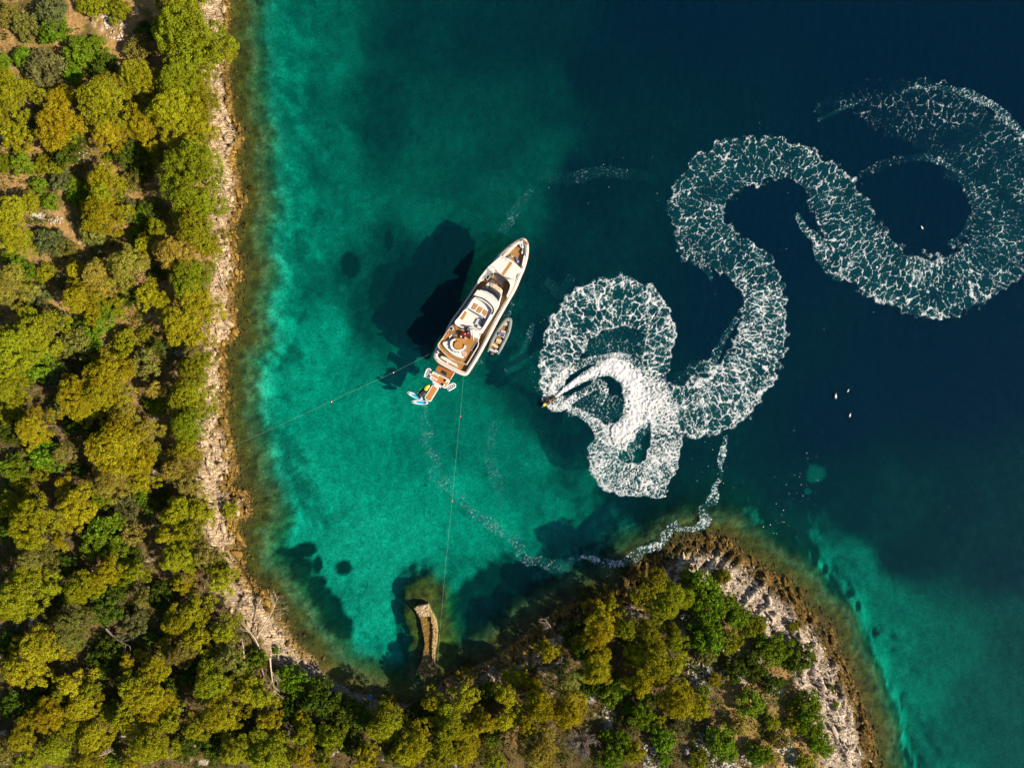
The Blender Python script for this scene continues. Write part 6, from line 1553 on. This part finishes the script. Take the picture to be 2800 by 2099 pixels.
# rider: one continuous skinned body
def rider():
    root = link('person', None, None, at(1498.5, 1098, .15), JA)
    tag(root, 'person in a black life vest and shorts steering the speeding jet ski', 'person')
    bm = bmesh.new(); lay = bm.verts.layers.skin.verify(); P = {}
    def v(k, co, r):
        P[k] = bm.verts.new(co); P[k][lay].radius = (r, r); return P[k]
    v('pelvis', (-.62, 0, .84), .155); P['pelvis'][lay].use_root = True
    v('waist', (-.52, 0, 1.04), .14); v('chest', (-.36, 0, 1.27), .165); v('neck', (-.24, 0, 1.46), .06); v('jaw', (-.18, 0, 1.55), .085); v('head', (-.155, 0, 1.65), .105); v('crown', (-.16, 0, 1.73), .075)
    v('nose', (-.055, 0, 1.62), .018)
    for a, b in (('pelvis', 'waist'), ('waist', 'chest'), ('chest', 'neck'), ('neck', 'jaw'), ('jaw', 'head'), ('head', 'crown'), ('head', 'nose')): bm.edges.new((P[a], P[b]))
    for s, n in ((1, 'l'), (-1, 'r')):
        v('sh' + n, (-.33, s * .20, 1.34), .075); v('el' + n, (-.12, s * .36, 1.13), .05); v('wr' + n, (.06, s * .35, 1.01), .032); v('palm' + n, (.12, s * .34, .99), .034)
        v('hip' + n, (-.58, s * .13, .80), .11); v('kn' + n, (-.15, s * .30, .80), .075); v('an' + n, (-.28, s * .38, .48), .048); v('to' + n, (-.08, s * .39, .44), .038)
        for a, b in (('chest', 'sh' + n), ('sh' + n, 'el' + n), ('el' + n, 'wr' + n), ('wr' + n, 'palm' + n), ('pelvis', 'hip' + n), ('hip' + n, 'kn' + n), ('kn' + n, 'an' + n), ('an' + n, 'to' + n)): bm.edges.new((P[a], P[b]))
    me = bpy.data.meshes.new('body'); bm.to_mesh(me); bm.free(); me.materials.append(SKIN)
    o = link('body', me, root)
    o.modifiers.new('skin', 'SKIN'); sub = o.modifiers.new('sub', 'SUBSURF'); sub.levels = 2; sub.render_levels = 2
    for p_ in me.polygons: p_.use_smooth = True
    for s in (1, -1):       # four fingers closed round the grip and a thumb
        w = Wood()
        for k in range(4):
            y = s * (.30 + .022 * k); ln = (.9, 1.0, .95, .8)[k]
            w.limb([(.11, y, 1.00), (.11 + .045 * ln, y, 1.01), (.12 + .06 * ln, y, .975), (.125 + .03 * ln, y, .945)], [.010, .010, .009, .007], 5)
        w.limb([(.10, s * .315, .985), (.11, s * .285, .965), (.14, s * .275, .95)], [.012, .011, .009], 5)
        link('fingers', w.mesh('fingers', SKIN), root)
    ellipsoid('vest', (-.43, 0, 1.17), (.20, .235, .27), K_blk, root, 16, 10)
    ellipsoid('shorts', (-.58, 0, .83), (.21, .23, .15), C_purp, root, 14, 8)
    ellipsoid('hair', (-.185, 0, 1.685), (.118, .108, .105), HAIR, root, 14, 8)
    for s in (1, -1): ellipsoid('eye', (-.066, s * .035, 1.655), (.012, .014, .010), W_gel, root, 8, 6); ellipsoid('ear', (-.17, s * .108, 1.63), (.022, .012, .034), SKIN, root, 8, 6)
rider()

# ------------------------------------------------------------------ mooring lines and buoys
M_rope = paint('pale rope', (.20, .36, .30), .8, .2)
M_buoy = paint('red buoy', (.62, .06, .05), .5, .4)
def mooring(name, pts, lab):
    P = [at(x, y, z) for x, y, z in pts]; root = link(name, None, None, P[0]); tag(root, lab, 'rope', 'mooring lines of the yacht')
    Q = [p - P[0] for p in P]; out = []
    for a, b in zip(Q[:-1], Q[1:]):
        for k in range(6): out.append(a.lerp(b, k / 6))
    out.append(Q[-1])
    tube('rope', out, .012, M_rope, root, 5)
mooring('mooring_line', [(1190,960,1.9),(1076,1018,.5),(907,1096,.12),(770,1160,.1),(660,1209,.35),(630,1224,.9),(560,1262,1.6)], 'thin mooring line from the port quarter of the yacht to the left shore')
mooring('mooring_line', [(1268,1024,1.8),(1258,1138,.3),(1247,1250,.12),(1236,1369,.12),(1217,1560,.12),(1205,1700,.5),(1192,1858,1.0)], 'long mooring line from the starboard quarter down past the jetty')
for x, y, l in ((1076, 1018, 'small red buoy on the left mooring line nearest the yacht'), (907, 1097, 'small red buoy halfway along the left mooring line'), (1258, 1138, 'small red buoy on the jetty mooring line nearest the yacht'), (1236, 1369, 'small red buoy midway along the jetty mooring line')):
    r = link('mooring_buoy', None, None, at(x, y, .1)); tag(r, l, 'buoy', 'red mooring buoys'); ellipsoid('float', (0, 0, .05), (.16, .16, .17), M_buoy, r, 12, 8); tube('eye', [(0, -.06, .3), (0, 0, .38), (0, .06, .3)], .02, S_steel, r, 5)

# ------------------------------------------------------------------ gulls resting on the open water
def gull(px, py, ang_, s, lab):
    r = link('gull', None, None, at(px, py, .05), ang_); r.scale = (s, s, s); tag(r, lab, 'gull', 'white gulls on the dark water')
    V = []; F = []; st = [(-.34, .015, .10), (-.2, .07, .10), (-.05, .12, .11), (.1, .115, .12), (.2, .07, .17), (.26, .05, .24), (.33, .048, .27), (.38, .02, .265)]; n = 10
    for x, rr_, z in st:
        for j in range(n): a = 6.283 * j / n; V.append((x, rr_ * math.cos(a), z + rr_ * .85 * math.sin(a)))
    for i in range(len(st) - 1):
        for j in range(n): F.append((i * n + j, i * n + (j + 1) % n, (i + 1) * n + (j + 1) % n, (i + 1) * n + j))
    link('body', mesh_np('body', V, [np.array(F), np.array([list(range(n))[::-1]])], (B_white,), True), r)
    for sg in (1, -1): prism('wing', [(.14, sg * .06), (.10, sg * .135), (-.15, sg * .13), (-.42, sg * .03), (-.2, sg * .05)], .15, .19, C_grey, r, .01)
    tube('beak', [(.37, 0, .262), (.45, 0, .25)], [.016, .004], Y_yel, r, 5)
gull(2284, 1083, 1.6, 1.4, 'larger white gull on the dark water right of the wake')
gull(2318, 1068, 1.2, .9, 'small white gull just right of the larger gull')
gull(2323, 1135, 1.4, 1.1, 'white gull on the dark water below the other two gulls')
gull(2520, 623, 2.2, 1.0, 'lone white gull inside the far right foam loop')

# pieces that belong to a part hang one level deeper
def deeper(root, child, parent):
    base = lambda o: o.name.split('.')[0]
    ps = [o for o in root.children if base(o) == parent]; cs = [o for o in root.children if base(o) == child]
    for i, c in enumerate(cs): c.parent = ps[i] if len(ps) == len(cs) else ps[0]
for c, p in (('rub_rail','hull'),('cap_rail','bulwark'),('stanchion','bow_rail'),('wiper','windscreen'),('flag_stripe','flagstaff'),('skylight','skylight_frame'),('swim_teak','swim_platform'),('hatch','swim_platform'),('bollard','swim_platform'),
             ('teak_path','coachroof'),('grab_rail','coachroof'),('aft_teak','aft_deck'),('aft_rail','aft_rim'),('sofa_back','sofa'),('wind_deflector','flybridge_coaming')): deeper(yo, c, p)
for c in ('console_screen', 'wheel'): deeper(T.o, c, 'console')
for o in list(COL.objects):
    if o.parent is None and o.name.startswith('jet_ski'):
        for c, p in (('handlebar','steering_column'),('hood_panel','hood'),('mirror','hood'),('stripe','hull'),('footwell','hull')): deeper(o, c, p)
    if o.parent is None and o.name.startswith('floating_platform'):
        for c, p in (('seam','foam_deck'),('valve_patch','air_chamber')): deeper(o, c, p)
